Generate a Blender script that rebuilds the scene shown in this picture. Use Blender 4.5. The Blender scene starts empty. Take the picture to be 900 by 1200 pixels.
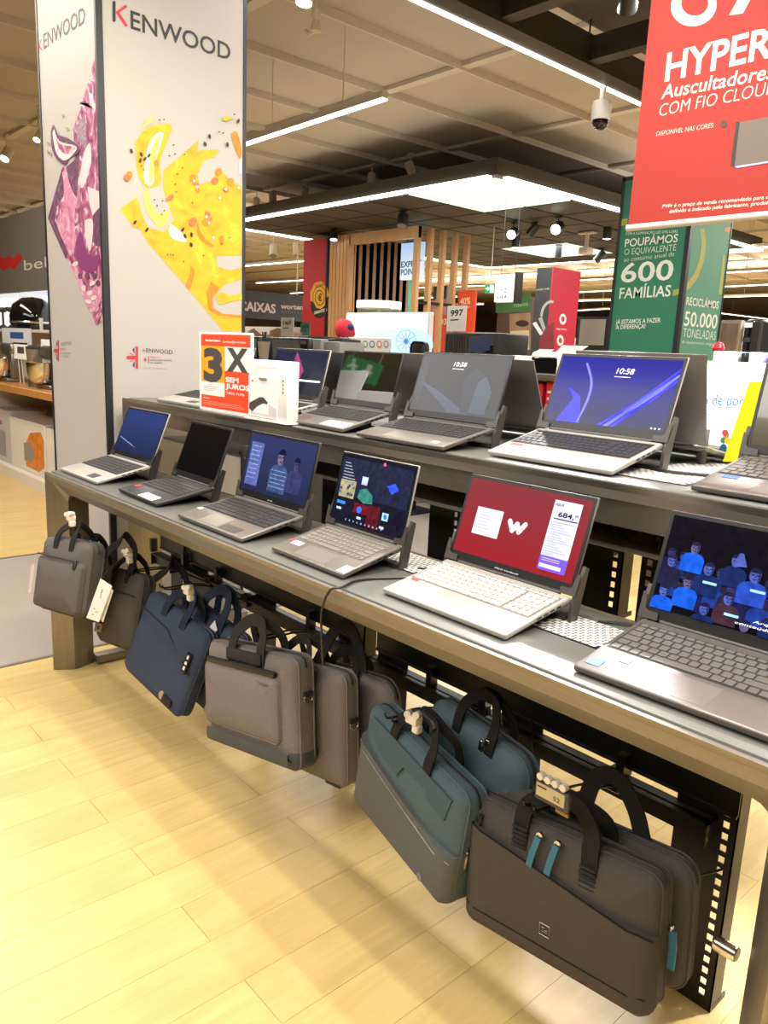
import bpy, bmesh, math, random
import numpy as np
from mathutils import Vector, Matrix
random.seed(7)
C = bpy.context.scene.collection
SC = bpy.context.scene
# ------------------------------------------------------------------ camera
RT = np.array([0.6720, -0.7405, 0.0]); H = 1.35; F = 904.85
YAW, PITCH, ROLL = math.radians(-47.7762), math.radians(11.7446), math.radians(2.5327)
FW = np.array([math.sin(YAW)*math.cos(PITCH), math.cos(YAW)*math.cos(PITCH), -math.sin(PITCH)])
R0 = np.array([math.cos(YAW), -math.sin(YAW), 0.0]); U0 = np.cross(R0, FW)
RT = math.cos(ROLL)*R0 + math.sin(ROLL)*U0
UP = -math.sin(ROLL)*R0 + math.cos(ROLL)*U0
CAM = np.array([0.0, 0.0, H])
cd = bpy.data.cameras.new('camera'); cam = bpy.data.objects.new('camera', cd); C.objects.link(cam)
cd.sensor_fit = 'VERTICAL'; cd.sensor_height = 36.0; cd.lens = 36.0*F/1200.0; cd.clip_end = 200; cd.clip_start = 0.02
M = Matrix.Identity(4)
for i in range(3):
    M[i][0], M[i][1], M[i][2], M[i][3] = RT[i], UP[i], -FW[i], CAM[i]
cam.matrix_world = M
SC.camera = cam
# ------------------------------------------------------------------ world, exposure, lamps
w = bpy.data.worlds.new('world'); SC.world = w; w.use_nodes = True
w.node_tree.nodes['Background'].inputs[0].default_value = (1.0, 0.93, 0.82, 1)
w.node_tree.nodes['Background'].inputs[1].default_value = 0.35
vs = SC.view_settings; vs.view_transform = 'Standard'; vs.look = 'None'; vs.gamma = 1; vs.use_curve_mapping = False
vs.exposure = 0.0
SC.cycles.use_denoising = True
SC.cycles.max_bounces = 8; SC.cycles.diffuse_bounces = 4; SC.cycles.glossy_bounces = 4
SC.cycles.sample_clamp_indirect = 6
WARM = (1.0, 0.93, 0.82)
NEUT = (1.0, 0.965, 0.92)
def area_lamp(name, loc, sx, sy, power, color=NEUT, rz=0.0, parent=None):
    l = bpy.data.lights.new(name, 'AREA'); l.shape = 'RECTANGLE'; l.size = sx; l.size_y = sy; l.energy = power; l.color = color
    o = bpy.data.objects.new(name, l); C.objects.link(o); o.location = loc; o.rotation_euler = (0, 0, rz)
    if parent: o.parent = parent
    return o
def spot_lamp(name, loc, target, power, color=NEUT, angle=70, blend=.5, radius=.04):
    l = bpy.data.lights.new(name, 'SPOT'); l.energy = power; l.color = color; l.spot_size = math.radians(angle); l.spot_blend = blend
    l.shadow_soft_size = radius
    o = bpy.data.objects.new(name, l); C.objects.link(o); o.location = loc
    o.rotation_euler = (Vector(target)-Vector(loc)).to_track_quat('-Z', 'Y').to_euler()
    return o
# ceiling lamps over the near aisle, over the tables and behind (store rows above the frame, plus added fill lamps)
area_lamp('aisle_strip', (-1.6, 0.97, 3.17), 6.5, 0.06, 62, WARM)
area_lamp('aisle_strip', (-1.6, 0.62, 3.17), 6.5, 0.06, 62, WARM)
area_lamp('rear_fill_lamp', (-2.6, -1.8, 3.3), 8.0, 1.8, 300, NEUT)  # added fill panel behind the camera, lifts bag fronts and table lips
area_lamp('table_lamp_row', (-1.6, 2.3, 3.17), 4.5, 0.08, 45, NEUT)
area_lamp('back_lamp_row', (-1.2, 3.9, 3.17), 3.6, 0.08, 170, (1, .98, .96))
area_lamp('kitchen_lamp_row', (-7.2, 1.0, 3.4), 3.5, 0.4, 95, WARM)
area_lamp('canopy_lamp_row', (-8.5, 5.2, 3.2), 5.0, 0.2, 130, NEUT)
area_lamp('far_lamp_row', (-10, 12, 3.1), 8.0, 0.4, 750, NEUT)
area_lamp('far_lamp_row', (-14, 20, 3.1), 16.0, 0.6, 1700, NEUT)
area_lamp('right_lamp_row', (-2, 9, 3.15), 6.0, 0.4, 480, NEUT)
area_lamp('far_left_lamp_row', (-16, 8, 3.1), 5.0, 2, 520, NEUT)
area_lamp('canopy_panel_lamp', (-6.45, 7.4, 3.19), 1.3, 1.3, 90, (.95, 1, .98))
area_lamp('canopy_panel_lamp', (-8.6, 11.4, 3.19), 1.3, 1.3, 90, (.95, 1, .98))
for x_, y_, sx_, sy_, p_ in ((-12, 20, 18, .6, 420), (-3, 10, 6, .4, 80), (-16, 8, 4, 2, 170), (-5.5, 5.0, 5, 1.5, 4)):   # added upward fill lamps without fixtures, brightening the ceiling
    area_lamp('ceiling_fill_lamp', (x_, y_, 3.3), sx_, sy_, p_, NEUT).rotation_euler = (math.pi, 0, 0)
spot_lamp('rear_track_spot', (.35, 3.4, 3.15), (-.55, 1.1, .84), 760, (1, .98, .96), 40, .3)
spot_lamp('rear_track_spot', (-2.3, 3.4, 3.15), (-1.3, 1.1, .84), 480, (1, .98, .96), 40, .3)
spot_lamp('track_spot', (0.6, 1.7, 3.15), (-1.4, 1.0, 0.2), 190, WARM, 120)
spot_lamp('track_spot', (-1.0, 1.4, 3.15), (-2.2, 1.0, 0.2), 170, WARM, 120)

# ------------------------------------------------------------------ helpers
def ray(u, v): return FW + RT*(u-450)/F - UP*(v-600)/F
def at_z(u, v, z): d = ray(u, v); return Vector(CAM + d*((z-H)/d[2]))
def at_y(u, v, y): d = ray(u, v); return Vector(CAM + d*(y/d[1]))
def at_x(u, v, x): d = ray(u, v); return Vector(CAM + d*(x/d[0]))
def s2l(c): return c/12.92 if c <= .04045 else ((c+.055)/1.055)**2.4
def rgb(h):
    if isinstance(h, str):
        h = h.lstrip('#'); h = [int(h[i:i+2], 16)/255 for i in (0, 2, 4)]
    return (s2l(h[0]), s2l(h[1]), s2l(h[2]), 1)
MATS = {}
def mat(name, col, rough=.5, metal=0., emit=0., noise=None, bump=None, coat=0., spec=.5, stretch=(1, 1, 1), rand=0., alpha=1.):
    if name in MATS: return MATS[name]
    m = bpy.data.materials.new(name); m.use_nodes = True; nt = m.node_tree; b = nt.nodes['Principled BSDF']
    c = rgb(col); b.inputs['Base Color'].default_value = c
    b.inputs['Roughness'].default_value = rough; b.inputs['Metallic'].default_value = metal
    b.inputs['Coat Weight'].default_value = coat; b.inputs['Specular IOR Level'].default_value = spec
    if alpha < 1: b.inputs['Alpha'].default_value = alpha
    if emit:
        b.inputs['Emission Color'].default_value = c; b.inputs['Emission Strength'].default_value = emit
        m.cycles.emission_sampling = 'NONE'
    tc = None
    if noise or bump:
        tc = nt.nodes.new('ShaderNodeTexCoord'); mp = nt.nodes.new('ShaderNodeMapping'); mp.inputs['Scale'].default_value = stretch
        nt.links.new(tc.outputs['Object'], mp.inputs['Vector'])
    if noise:
        n = nt.nodes.new('ShaderNodeTexNoise'); n.inputs['Scale'].default_value = noise[0]; n.inputs['Detail'].default_value = 4
        nt.links.new(mp.outputs[0], n.inputs['Vector'])
        r = nt.nodes.new('ShaderNodeMapRange'); r.inputs['From Min'].default_value = .25; r.inputs['From Max'].default_value = .75
        r.inputs['To Min'].default_value = 1-noise[1]; r.inputs['To Max'].default_value = 1+noise[1]
        nt.links.new(n.outputs['Fac'], r.inputs['Value'])
        mx = nt.nodes.new('ShaderNodeVectorMath'); mx.operation = 'SCALE'; mx.inputs[0].default_value = c[:3]
        nt.links.new(r.outputs[0], mx.inputs['Scale']); nt.links.new(mx.outputs[0], b.inputs['Base Color'])
        if emit: nt.links.new(mx.outputs[0], b.inputs['Emission Color'])
    if bump:
        n2 = nt.nodes.new('ShaderNodeTexNoise'); n2.inputs['Scale'].default_value = bump[0]; n2.inputs['Detail'].default_value = 3
        nt.links.new(mp.outputs[0], n2.inputs['Vector'])
        bp = nt.nodes.new('ShaderNodeBump'); bp.inputs['Strength'].default_value = bump[1]; bp.inputs['Distance'].default_value = .004
        nt.links.new(n2.outputs['Fac'], bp.inputs['Height']); nt.links.new(bp.outputs[0], b.inputs['Normal'])
    MATS[name] = m
    return m
WT = {}      # world translation of every unrotated holder, so that its parts can be written in world coordinates
class MB:
    def __init__(s, T=None): s.v = []; s.f = []; s.mi = []; s.mats = []; s.T = T
    def m(s, mt):
        if mt not in s.mats: s.mats.append(mt)
        return s.mats.index(mt)
    def add(s, vs, fs, mt):
        k = s.m(mt); o = len(s.v)
        for p in vs:
            p = Vector(p); s.v.append(tuple(s.T @ p) if s.T else tuple(p))
        for f in fs: s.f.append([o+i for i in f]); s.mi.append(k)
        return s
    def box(s, x0, x1, y0, y1, z0, z1, mt):
        vs = [(x0,y0,z0),(x1,y0,z0),(x1,y1,z0),(x0,y1,z0),(x0,y0,z1),(x1,y0,z1),(x1,y1,z1),(x0,y1,z1)]
        return s.add(vs, [(0,3,2,1),(4,5,6,7),(0,1,5,4),(1,2,6,5),(2,3,7,6),(3,0,4,7)], mt)
    def rbox(s, x0, x1, y0, y1, z0, z1, r, mt, seg=2, only=None):
        bm = bmesh.new(); bmesh.ops.create_cube(bm, size=1)
        for v in bm.verts:
            v.co = Vector(((x0+x1)/2+v.co.x*(x1-x0), (y0+y1)/2+v.co.y*(y1-y0), (z0+z1)/2+v.co.z*(z1-z0)))
        es = list(bm.edges)
        if only is not None:
            es = [e for e in es if abs((e.verts[0].co-e.verts[1].co).normalized()[only]) > .9]
        bmesh.ops.bevel(bm, geom=es, offset=r, segments=seg, affect='EDGES', profile=.5)
        bm.verts.index_update()
        s.add([v.co.copy() for v in bm.verts], [[v.index for v in f.verts] for f in bm.faces], mt); bm.free()
        return s
    def poly(s, pts, t, mt):
        """flat outline pts (3D) given the thickness vector t"""
        pts = [Vector(p) for p in pts]; t = Vector(t); n = len(pts)
        nn = Vector((0, 0, 0))
        for i in range(n): nn += (pts[i]).cross(pts[(i+1) % n])
        if nn.dot(t) < 0: pts.reverse()
        vs = [p+t for p in pts]+pts
        fs = [list(range(n)), [2*n-1-i for i in range(n)]]
        for i in range(n): j = (i+1) % n; fs.append([i, n+i, n+j, j])
        return s.add(vs, fs, mt)
    def tube(s, pts, r, mt, n=8, cap=True):
        pts = [Vector(p) for p in pts]; rings = []; vs = []
        prev = None
        for i, p in enumerate(pts):
            a = pts[max(i-1, 0)]; b = pts[min(i+1, len(pts)-1)]; t = (b-a).normalized()
            if prev is None:
                ref = Vector((0, 0, 1)) if abs(t.z) < .9 else Vector((1, 0, 0)); u = t.cross(ref).normalized()
            else: u = (prev - t*prev.dot(t)).normalized()
            prev = u; vv = t.cross(u); rr = r[i] if isinstance(r, (list, tuple)) else r
            for k in range(n):
                a_ = 2*math.pi*k/n; vs.append(p+(u*math.cos(a_)+vv*math.sin(a_))*rr)
        fs = []
        for i in range(len(pts)-1):
            for k in range(n): j = (k+1) % n; fs.append([i*n+k, i*n+j, (i+1)*n+j, (i+1)*n+k])
        if cap: fs += [list(range(n-1, -1, -1)), [(len(pts)-1)*n+k for k in range(n)]]
        return s.add(vs, fs, mt)
    def ribbon(s, pts, nrm, wd, th, mt):
        """webbing strap along pts, its flat side facing nrm"""
        pts = [Vector(p) for p in pts]; nrm = Vector(nrm).normalized(); vs = []; L = len(pts)
        for i, p in enumerate(pts):
            t = (pts[min(i+1, L-1)]-pts[max(i-1, 0)]).normalized(); u = t.cross(nrm)
            u = u.normalized() if u.length > 1e-4 else Vector((1, 0, 0)); n2 = u.cross(t).normalized()
            ww = wd[i] if isinstance(wd, (list, tuple)) else wd
            vs += [p+u*ww/2+n2*th/2, p-u*ww/2+n2*th/2, p-u*ww/2-n2*th/2, p+u*ww/2-n2*th/2]
        fs = [[3, 2, 1, 0], [4*L-4, 4*L-3, 4*L-2, 4*L-1]]
        for i in range(L-1):
            for k in range(4): j = (k+1) % 4; fs.append([4*i+k, 4*i+j, 4*i+4+j, 4*i+4+k])
        return s.add(vs, fs, mt)
    def lathe(s, prof, mt, n=20, c=(0, 0, 0), ax=None):
        c = Vector(c); q = Vector((0, 0, 1)).rotation_difference(Vector(ax)) if ax is not None else None
        vs = []; fs = []
        for r, z in prof:
            for k in range(n):
                a = 2*math.pi*k/n; p = Vector((r*math.cos(a), r*math.sin(a), z)); p = q @ p if q else p; vs.append(c+p)
        for i in range(len(prof)-1):
            for k in range(n): j = (k+1) % n; fs.append([i*n+k, i*n+j, (i+1)*n+j, (i+1)*n+k])
        if prof[0][0] > 1e-5: fs.append(list(range(n-1, -1, -1)))
        if prof[-1][0] > 1e-5: fs.append([(len(prof)-1)*n+k for k in range(n)])
        return s.add(vs, fs, mt)
    def build(s, name, parent=None, local=False, smooth=True):
        me = bpy.data.meshes.new(name); me.from_pydata(s.v, [], s.f)
        for m_ in s.mats: me.materials.append(m_)
        me.polygons.foreach_set('material_index', s.mi)
        me.update()
        if smooth:
            me.polygons.foreach_set('use_smooth', [True]*len(me.polygons)); me.set_sharp_from_angle(angle=math.radians(38))
        o = bpy.data.objects.new(name, me); C.objects.link(o); adopt(o, parent, local)
        return o
def adopt(o, parent, local=False):
    if parent is not None:
        o.parent = parent
        if not local:
            o.location = -WT.get(parent, Vector((0, 0, 0)))
            WT[o] = Vector((0, 0, 0))
    else: WT[o] = Vector((0, 0, 0))
def tag(o, label=None, cat=None, group=None, kind=None):
    if label: o['label'] = label
    if cat: o['category'] = cat
    if group: o['group'] = group
    if kind: o['kind'] = kind
    return o
def thing(name, label, cat, loc=(0, 0, 0), group=None, rot=None, matrix=None):
    o = bpy.data.objects.new(name, None); C.objects.link(o); o.empty_display_size = .1
    if matrix is not None: o.matrix_world = matrix
    else:
        o.location = loc
        if rot: o.rotation_euler = rot
    WT[o] = Vector(loc)
    return tag(o, label, cat, group)
_tx = {}
def glyphs(s, bold=0., shear=0., space=1.):
    k = (s, bold, shear, space)
    if k in _tx: return _tx[k]
    cu = bpy.data.curves.new('t', 'FONT'); cu.body = s; cu.resolution_u = 3; cu.offset = bold; cu.shear = shear; cu.space_character = space; cu.fill_mode = 'FRONT'
    ob = bpy.data.objects.new('t', cu); C.objects.link(ob)
    dg = bpy.context.evaluated_depsgraph_get(); me = bpy.data.meshes.new_from_object(ob.evaluated_get(dg))
    vs = [v.co.copy() for v in me.vertices]; fs = [list(p.vertices) for p in me.polygons]
    bpy.data.objects.remove(ob); bpy.data.curves.remove(cu); bpy.data.meshes.remove(me)
    x0 = min(v.x for v in vs); x1 = max(v.x for v in vs)
    cap = 0.729
    vs = [((v.x-x0)/(x1-x0), v.y/cap) for v in vs]
    _tx[k] = (vs, fs, x1-x0); return _tx[k]
def text(mb, s, p0, p1, h, mt, up=(0, 0, 1), bold=0., shear=0., space=1., proud=None):
    """flat lettering from p0 (baseline left) to p1 (baseline right) with capital height h"""
    vs, fs, w0 = glyphs(s, bold, shear, space); p0 = Vector(p0); p1 = Vector(p1); up = Vector(up).normalized()
    d = p1-p0; n = d.cross(up).normalized()*(proud or 0)
    mb.add([p0+d*x+up*(y*h)+n for x, y in vs], fs, mt)
def capsule(a, b, r, n=7):
    """2D outline of a thick stroke"""
    a = Vector(a); b = Vector(b); d = (b-a).normalized(); p = Vector((-d.y, d.x)); out = []
    for i in range(n): t = math.pi*i/(n-1); out.append(a+(p*math.cos(t)-d*math.sin(t))*r)
    for i in range(n): t = math.pi*i/(n-1); out.append(b+(-p*math.cos(t)+d*math.sin(t))*r)
    return out
def ellipse(cx, cy, rx, ry, n=18, a0=0, a1=2*math.pi, rot=0):
    out = []
    full = abs(a1-a0-2*math.pi) < 1e-6
    for i in range(n):
        t = a0+(a1-a0)*i/(n if full else n-1); x = rx*math.cos(t); y = ry*math.sin(t)
        out.append((cx+x*math.cos(rot)-y*math.sin(rot), cy+x*math.sin(rot)+y*math.cos(rot)))
    return out
def smooth(pts, k=6):
    pts = [Vector(p) for p in pts]; out = []
    for i in range(len(pts)-1):
        p0 = pts[max(i-1, 0)]; p1 = pts[i]; p2 = pts[i+1]; p3 = pts[min(i+2, len(pts)-1)]
        for j in range(k):
            t = j/k
            out.append(.5*((2*p1)+(p2-p0)*t+(2*p0-5*p1+4*p2-p3)*t*t+(3*p1-p0-3*p2+p3)*t**3))
    out.append(pts[-1]); return out
def brushed(name, col, rough=.38, axis=0, amt=.08):
    st = [14, 14, 14]; st[axis] = .6
    return mat(name, col, rough, .85, noise=(6, amt), stretch=st)
# ------------------------------------------------------------------ materials
STEEL = brushed('brushed_steel', '#938d85', .42)
STEELV = brushed('brushed_steel_upright', '#8d877d', .34, 2)
TOPM = mat('table_top_grey', '#62625e', .36, .1, noise=(5, .06), spec=.5)
BLACK = mat('black_powder_coat', '#1d1a18', .38, .1, noise=(8, .1))
BLK = mat('black_plastic', '#17171a', .4)
DGREY = mat('dark_grey_plastic', '#3b3a3a', .42)
WHITE = mat('white_plastic', '#ece9e4', .4)
PAPER = mat('white_card', '#f4f2ee', .6)
CHROME = mat('chrome', '#cfcac2', .18, 1.)
GLASSB = mat('black_glass', '#0b0c10', .06, 0, coat=.5)
INK = mat('black_ink', '#26272a', .6)
REDP = mat('red_print', '#e0301f', .55)
LED = mat('led_strip', '#fff6e8', .5, emit=7.)
LEDW = mat('led_face', '#fffaf0', .5, emit=9.)
HOUSING = mat('white_housing', '#cfc6b8', .5)
DHOUSING = mat('black_housing', '#1c1b1a', .45)

# ------------------------------------------------------------------ setting: floor
PW, PL = 0.1447, 0.826
oak = []
def wood_mat(name, c, amt=.12):
    m = bpy.data.materials.new(name); m.use_nodes = True; nt = m.node_tree; b = nt.nodes['Principled BSDF']
    tc = nt.nodes.new('ShaderNodeTexCoord'); oi = nt.nodes.new('ShaderNodeObjectInfo')
    ad = nt.nodes.new('ShaderNodeVectorMath'); ad.operation = 'ADD'
    sc = nt.nodes.new('ShaderNodeVectorMath'); sc.operation = 'SCALE'; sc.inputs[0].default_value = (3.1, 7.7, 1.3)
    nt.links.new(oi.outputs['Random'], sc.inputs['Scale']); nt.links.new(tc.outputs['Object'], ad.inputs[0]); nt.links.new(sc.outputs[0], ad.inputs[1])
    mp = nt.nodes.new('ShaderNodeMapping'); mp.inputs['Scale'].default_value = (7, 1.1, 1); nt.links.new(ad.outputs[0], mp.inputs[0])
    n = nt.nodes.new('ShaderNodeTexNoise'); n.inputs['Scale'].default_value = 1.6; n.inputs['Detail'].default_value = 5; n.inputs['Distortion'].default_value = 1.6
    nt.links.new(mp.outputs[0], n.inputs['Vector'])
    mp2 = nt.nodes.new('ShaderNodeMapping'); mp2.inputs['Scale'].default_value = (60, 2.5, 1); nt.links.new(ad.outputs[0], mp2.inputs[0])
    n2 = nt.nodes.new('ShaderNodeTexNoise'); n2.inputs['Scale'].default_value = 2.; n2.inputs['Detail'].default_value = 3; nt.links.new(mp2.outputs[0], n2.inputs['Vector'])
    wv = nt.nodes.new('ShaderNodeMath'); wv.operation = 'MULTIPLY_ADD'; wv.inputs[1].default_value = .35
    nt.links.new(n2.outputs['Fac'], wv.inputs[0]); nt.links.new(n.outputs['Fac'], wv.inputs[2])
    cr = nt.nodes.new('ShaderNodeValToRGB'); c = rgb(c)
    cr.color_ramp.elements[0].position = .45; cr.color_ramp.elements[1].position = .85
    cr.color_ramp.elements[0].color = (c[0]*(1-amt), c[1]*(1-amt*1.15), c[2]*(1-amt*1.7), 1)
    cr.color_ramp.elements[1].color = (min(1, c[0]*(1+amt*.4)), min(1, c[1]*(1+amt*.4)), min(1, c[2]*(1+amt*.4)), 1)
    nt.links.new(wv.outputs[0], cr.inputs[0])
    hv = nt.nodes.new('ShaderNodeMapRange'); hv.inputs['To Min'].default_value = .95; hv.inputs['To Max'].default_value = 1.04; nt.links.new(oi.outputs['Random'], hv.inputs['Value'])
    s2 = nt.nodes.new('ShaderNodeVectorMath'); s2.operation = 'SCALE'; nt.links.new(cr.outputs[0], s2.inputs[0]); nt.links.new(hv.outputs[0], s2.inputs['Scale'])
    nt.links.new(s2.outputs[0], b.inputs['Base Color']); b.inputs['Roughness'].default_value = .3
    return m
OAK = wood_mat('pale_oak_laminate', '#d0b478')
JOINT = mat('plank_joint', '#6d5632', .8)
GREYF = mat('grey_floor_tile', '#a39a90', .35, noise=(1.2, .08))
fl = MB(); fl.box(-42, 14, -9, 42, -.1, -.004, JOINT)
floor = fl.build('floor', smooth=False); tag(floor, kind='structure')
pm = {}
def plank_mesh(x0, x1, y0, y1):
    k = (round(x1-x0, 3), round(y1-y0, 3))
    if k not in pm:
        b = MB(); b.box(0, k[0]-.0012, 0, k[1]-.0012, -.008, 0, OAK); b.f.pop(0); b.mi.pop(0)
        me = bpy.data.meshes.new('plank'); me.from_pydata(b.v, [], b.f); me.materials.append(OAK); pm[k] = me
    o = bpy.data.objects.new('plank', pm[k]); C.objects.link(o); o.parent = floor; o.location = (x0, y0, 0)
X0 = -0.946 - 16*PW
far = MB()
nrow = 26
for i in range(-1, nrow):
    x0 = X0+i*PW; x1 = x0+PW
    off = (.773 if (i % 2 == 0) else .36) + (.012 if i < 8 else 0)
    y = off-2*PL
    if i < 0: x0 = -3.25
    while y < 9:
        y1 = y+PL
        if y1 > -.2 and y < 3.6 and x1 < .6: plank_mesh(x0, x1, y, y1)
        else: far.box(x0, x1-.0012, y, y1-.0012, -.008, 0, OAK)
        y = y1
for i in range(60):
    x0 = -4.96-(i+1)*PW
    y = -3+(.4 if i % 2 else 0)
    while y < 9: far.box(x0, x0+PW-.0012, y, y+PL-.0012, -.008, 0, OAK); y += PL
far.box(X0+nrow*PW, 14, -9, 9, -.008, 0, OAK); far.box(-42, 14, 9.4, 42, -.008, 0, OAK)
fo = far.build('distant_planks', floor, smooth=False); tag(fo, kind='stuff')
g = MB()
for k in range(12): g.box(-4.955, -3.27, -3+k*1.2, -1.803+k*1.2, -.008, 0, GREYF)
go = g.build('grey_tiles', floor, smooth=False); tag(go, kind='stuff')
g = MB(); g.box(-3.27, -3.25, -3, 9, -.01, .003, STEEL); g.box(-4.97, -4.95, -3, 9, -.01, .003, STEEL); g.build('trim_1', smooth=False)['kind'] = 'structure'

# ------------------------------------------------------------------ setting: ceiling and far walls
CEIL = mat('ceiling_concrete', '#b9ae9f', .8, noise=(1.5, .06))
BEAM = mat('ceiling_beam', '#ccc2b4', .75, noise=(3, .05))
c_ = MB(); c_.box(-42, 14, -9, 42, 3.9, 4.0, CEIL); ceiling = c_.build('ceiling', smooth=False); tag(ceiling, kind='structure')
k = 0
xs = [-5.27-1.05*i for i in range(-4, 14)]
ys = [-.5+2.0*i for i in range(0, 13)]
for x in xs:
    b = MB(); b.box(x-.035, x+.035, -2, 26, 3.86, 3.9, BEAM); b.box(x+.012, x+.030, -2, 26, 3.835, 3.86, HOUSING); b.build('beam', ceiling, smooth=False)
for y in ys:
    b = MB(); b.box(-30, 4, y-.05, y+.05, 3.862, 3.898, BEAM); b.build('beam', ceiling, smooth=False)
WALLM = mat('far_wall_paint', '#b3a48f', .8, noise=(.6, .05))
b = MB(); b.box(-42, 14, 40, 40.2, 0, 4, WALLM); b.build('wall_back')['kind'] = 'structure'
b = MB(); b.box(-40.2, -40, -9, 42, 0, 4, WALLM); b.build('wall_left')['kind'] = 'structure'
b = MB(); b.box(12, 12.2, -9, 42, 0, 4, WALLM); b.build('wall_right')['kind'] = 'structure'
b = MB(); b.box(-42, 14, -9.2, -9, 0, 4, WALLM); b.build('wall_front')['kind'] = 'structure'
# ------------------------------------------------------------------ display tables
def portal(mb, x0, x1, y0, zt, mtop, mleg, dz, dx, dy, back, rin=.03):
    """steel portal frame: bevelled lip and legs swept along one arch"""
    prof = [(0, 0.0), (.15, .006), (1, dy), (.45, back), (0, back)]
    def ring(k, y):
        a0, a1, zz = x0+dx*k, x1-dx*k, zt-dz*k
        r = max(.008, rin*k); out = [(a0, 0), ]
        for i in range(5):
            t = math.pi-(math.pi/2)*i/4; out.append((a0+r+r*math.cos(t), zz-r+r*math.sin(t)))
        for i in range(5):
            t = math.pi/2-(math.pi/2)*i/4; out.append((a1-r+r*math.cos(t), zz-r+r*math.sin(t)))
        out.append((a1, 0)); return [(x, y, z) for x, z in out]
    rings = [ring(k, y0+y) for k, y in prof]; n = len(rings[0]); vs = [p for r in rings for p in r]
    fl_, fs_ = [], []
    for i in range(len(prof)-1):
        for k in range(n-1):
            f = [i*n+k, i*n+k+1, (i+1)*n+k+1, (i+1)*n+k]
            (fl_ if 1 <= k <= n-3 else fs_).append(f)
    mb.add(vs, fl_, mtop); mb.add(vs, fs_, mleg)
def mesh_panel(x0, x1, y0, y1, z, parent):
    """expanded metal insert let into the top"""
    b = MB(); b.box(x0, x1, y0, y1, z, z+.001, BLK); W_ = mat('mesh_metal', '#efece6', .35, 0)
    nx = int((x1-x0)/.0165)
    for j in range(int((y1-y0)/.0125)):
        for i in range(nx):
            x = x0+.004+i*.0165+(.008 if j % 2 else 0); y = y0+.004+j*.0125
            if x+.016 > x1: continue
            b.add([(x, y, z+.002), (x+.0125, y-.0, z+.002), (x+.0145, y+.0095, z+.002), (x+.002, y+.0095, z+.002)], [(0, 1, 2, 3)], W_)
    o = b.build('mesh_insert', parent, smooth=False); o['kind'] = 'stuff'; return o
def table(name, label, x0, x1, y0, y1, zt, dz, dx, dy, back, rear):
    t = thing(name, label, 'table', ((x0+x1)/2, (y0+y1)/2, 0))
    b = MB(); portal(b, x0, x1, y0, zt, STEEL, STEELV, dz, dx, dy, back); b.build('front_frame', t)
    b = MB(); b.rbox(x0+.012, x1-.012, y0+.02, y1, zt-.03, zt+.0015, .006, TOPM, 2)
    b.build('tabletop', t)
    b = MB(); b.box(x0+.02, x1-.02, y0+.006, y1, zt-.034, zt-.004, STEEL); b.build('steel_tray', t)
    for xx in (x0+.01, x1-.07):
        b = MB(); b.rbox(xx, xx+.05, y0+back, rear, 0.004, .04, .004, STEEL); b.build('foot_bar', t)
    return t
low = table('display_table', 'lower steel display table with the front row of laptops and the hanging bags', -3.114, -.300, 1.017, 1.385, .833, .091, .05, .07, .16, 1.38)
b = MB(); b.box(-3.10, -.32, 1.385, 1.397, .80, .832, mat('brown_edge', '#6b5a48', .5)); b.build('rear_ledge', low)
for xa, xb, ya, yb in [(-1.43, -1.25, 1.245, 1.375), (-.875, -.715, 1.19, 1.32)]: mesh_panel(xa, xb, ya, yb, .8347, low)
upp = table('display_table', 'upper steel display table carrying the back to back rows of laptops', -3.25, -.25, 1.398, 2.10, 1.106, .10, .05, .055, .16, 2.0)
mesh_panel(-.93, -.74, 1.50, 1.93, 1.1077, upp)
# small bumpers and the silver standoff on the right leg
b = MB(); b.lathe([(0, 0), (.011, .0), (.0125, .002), (.0125, .034), (.011, .036), (0, .036)], CHROME, 16, (-.383, 1.135, .45), (-1, 0, 0)); b.build('leg_standoff', low)

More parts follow.
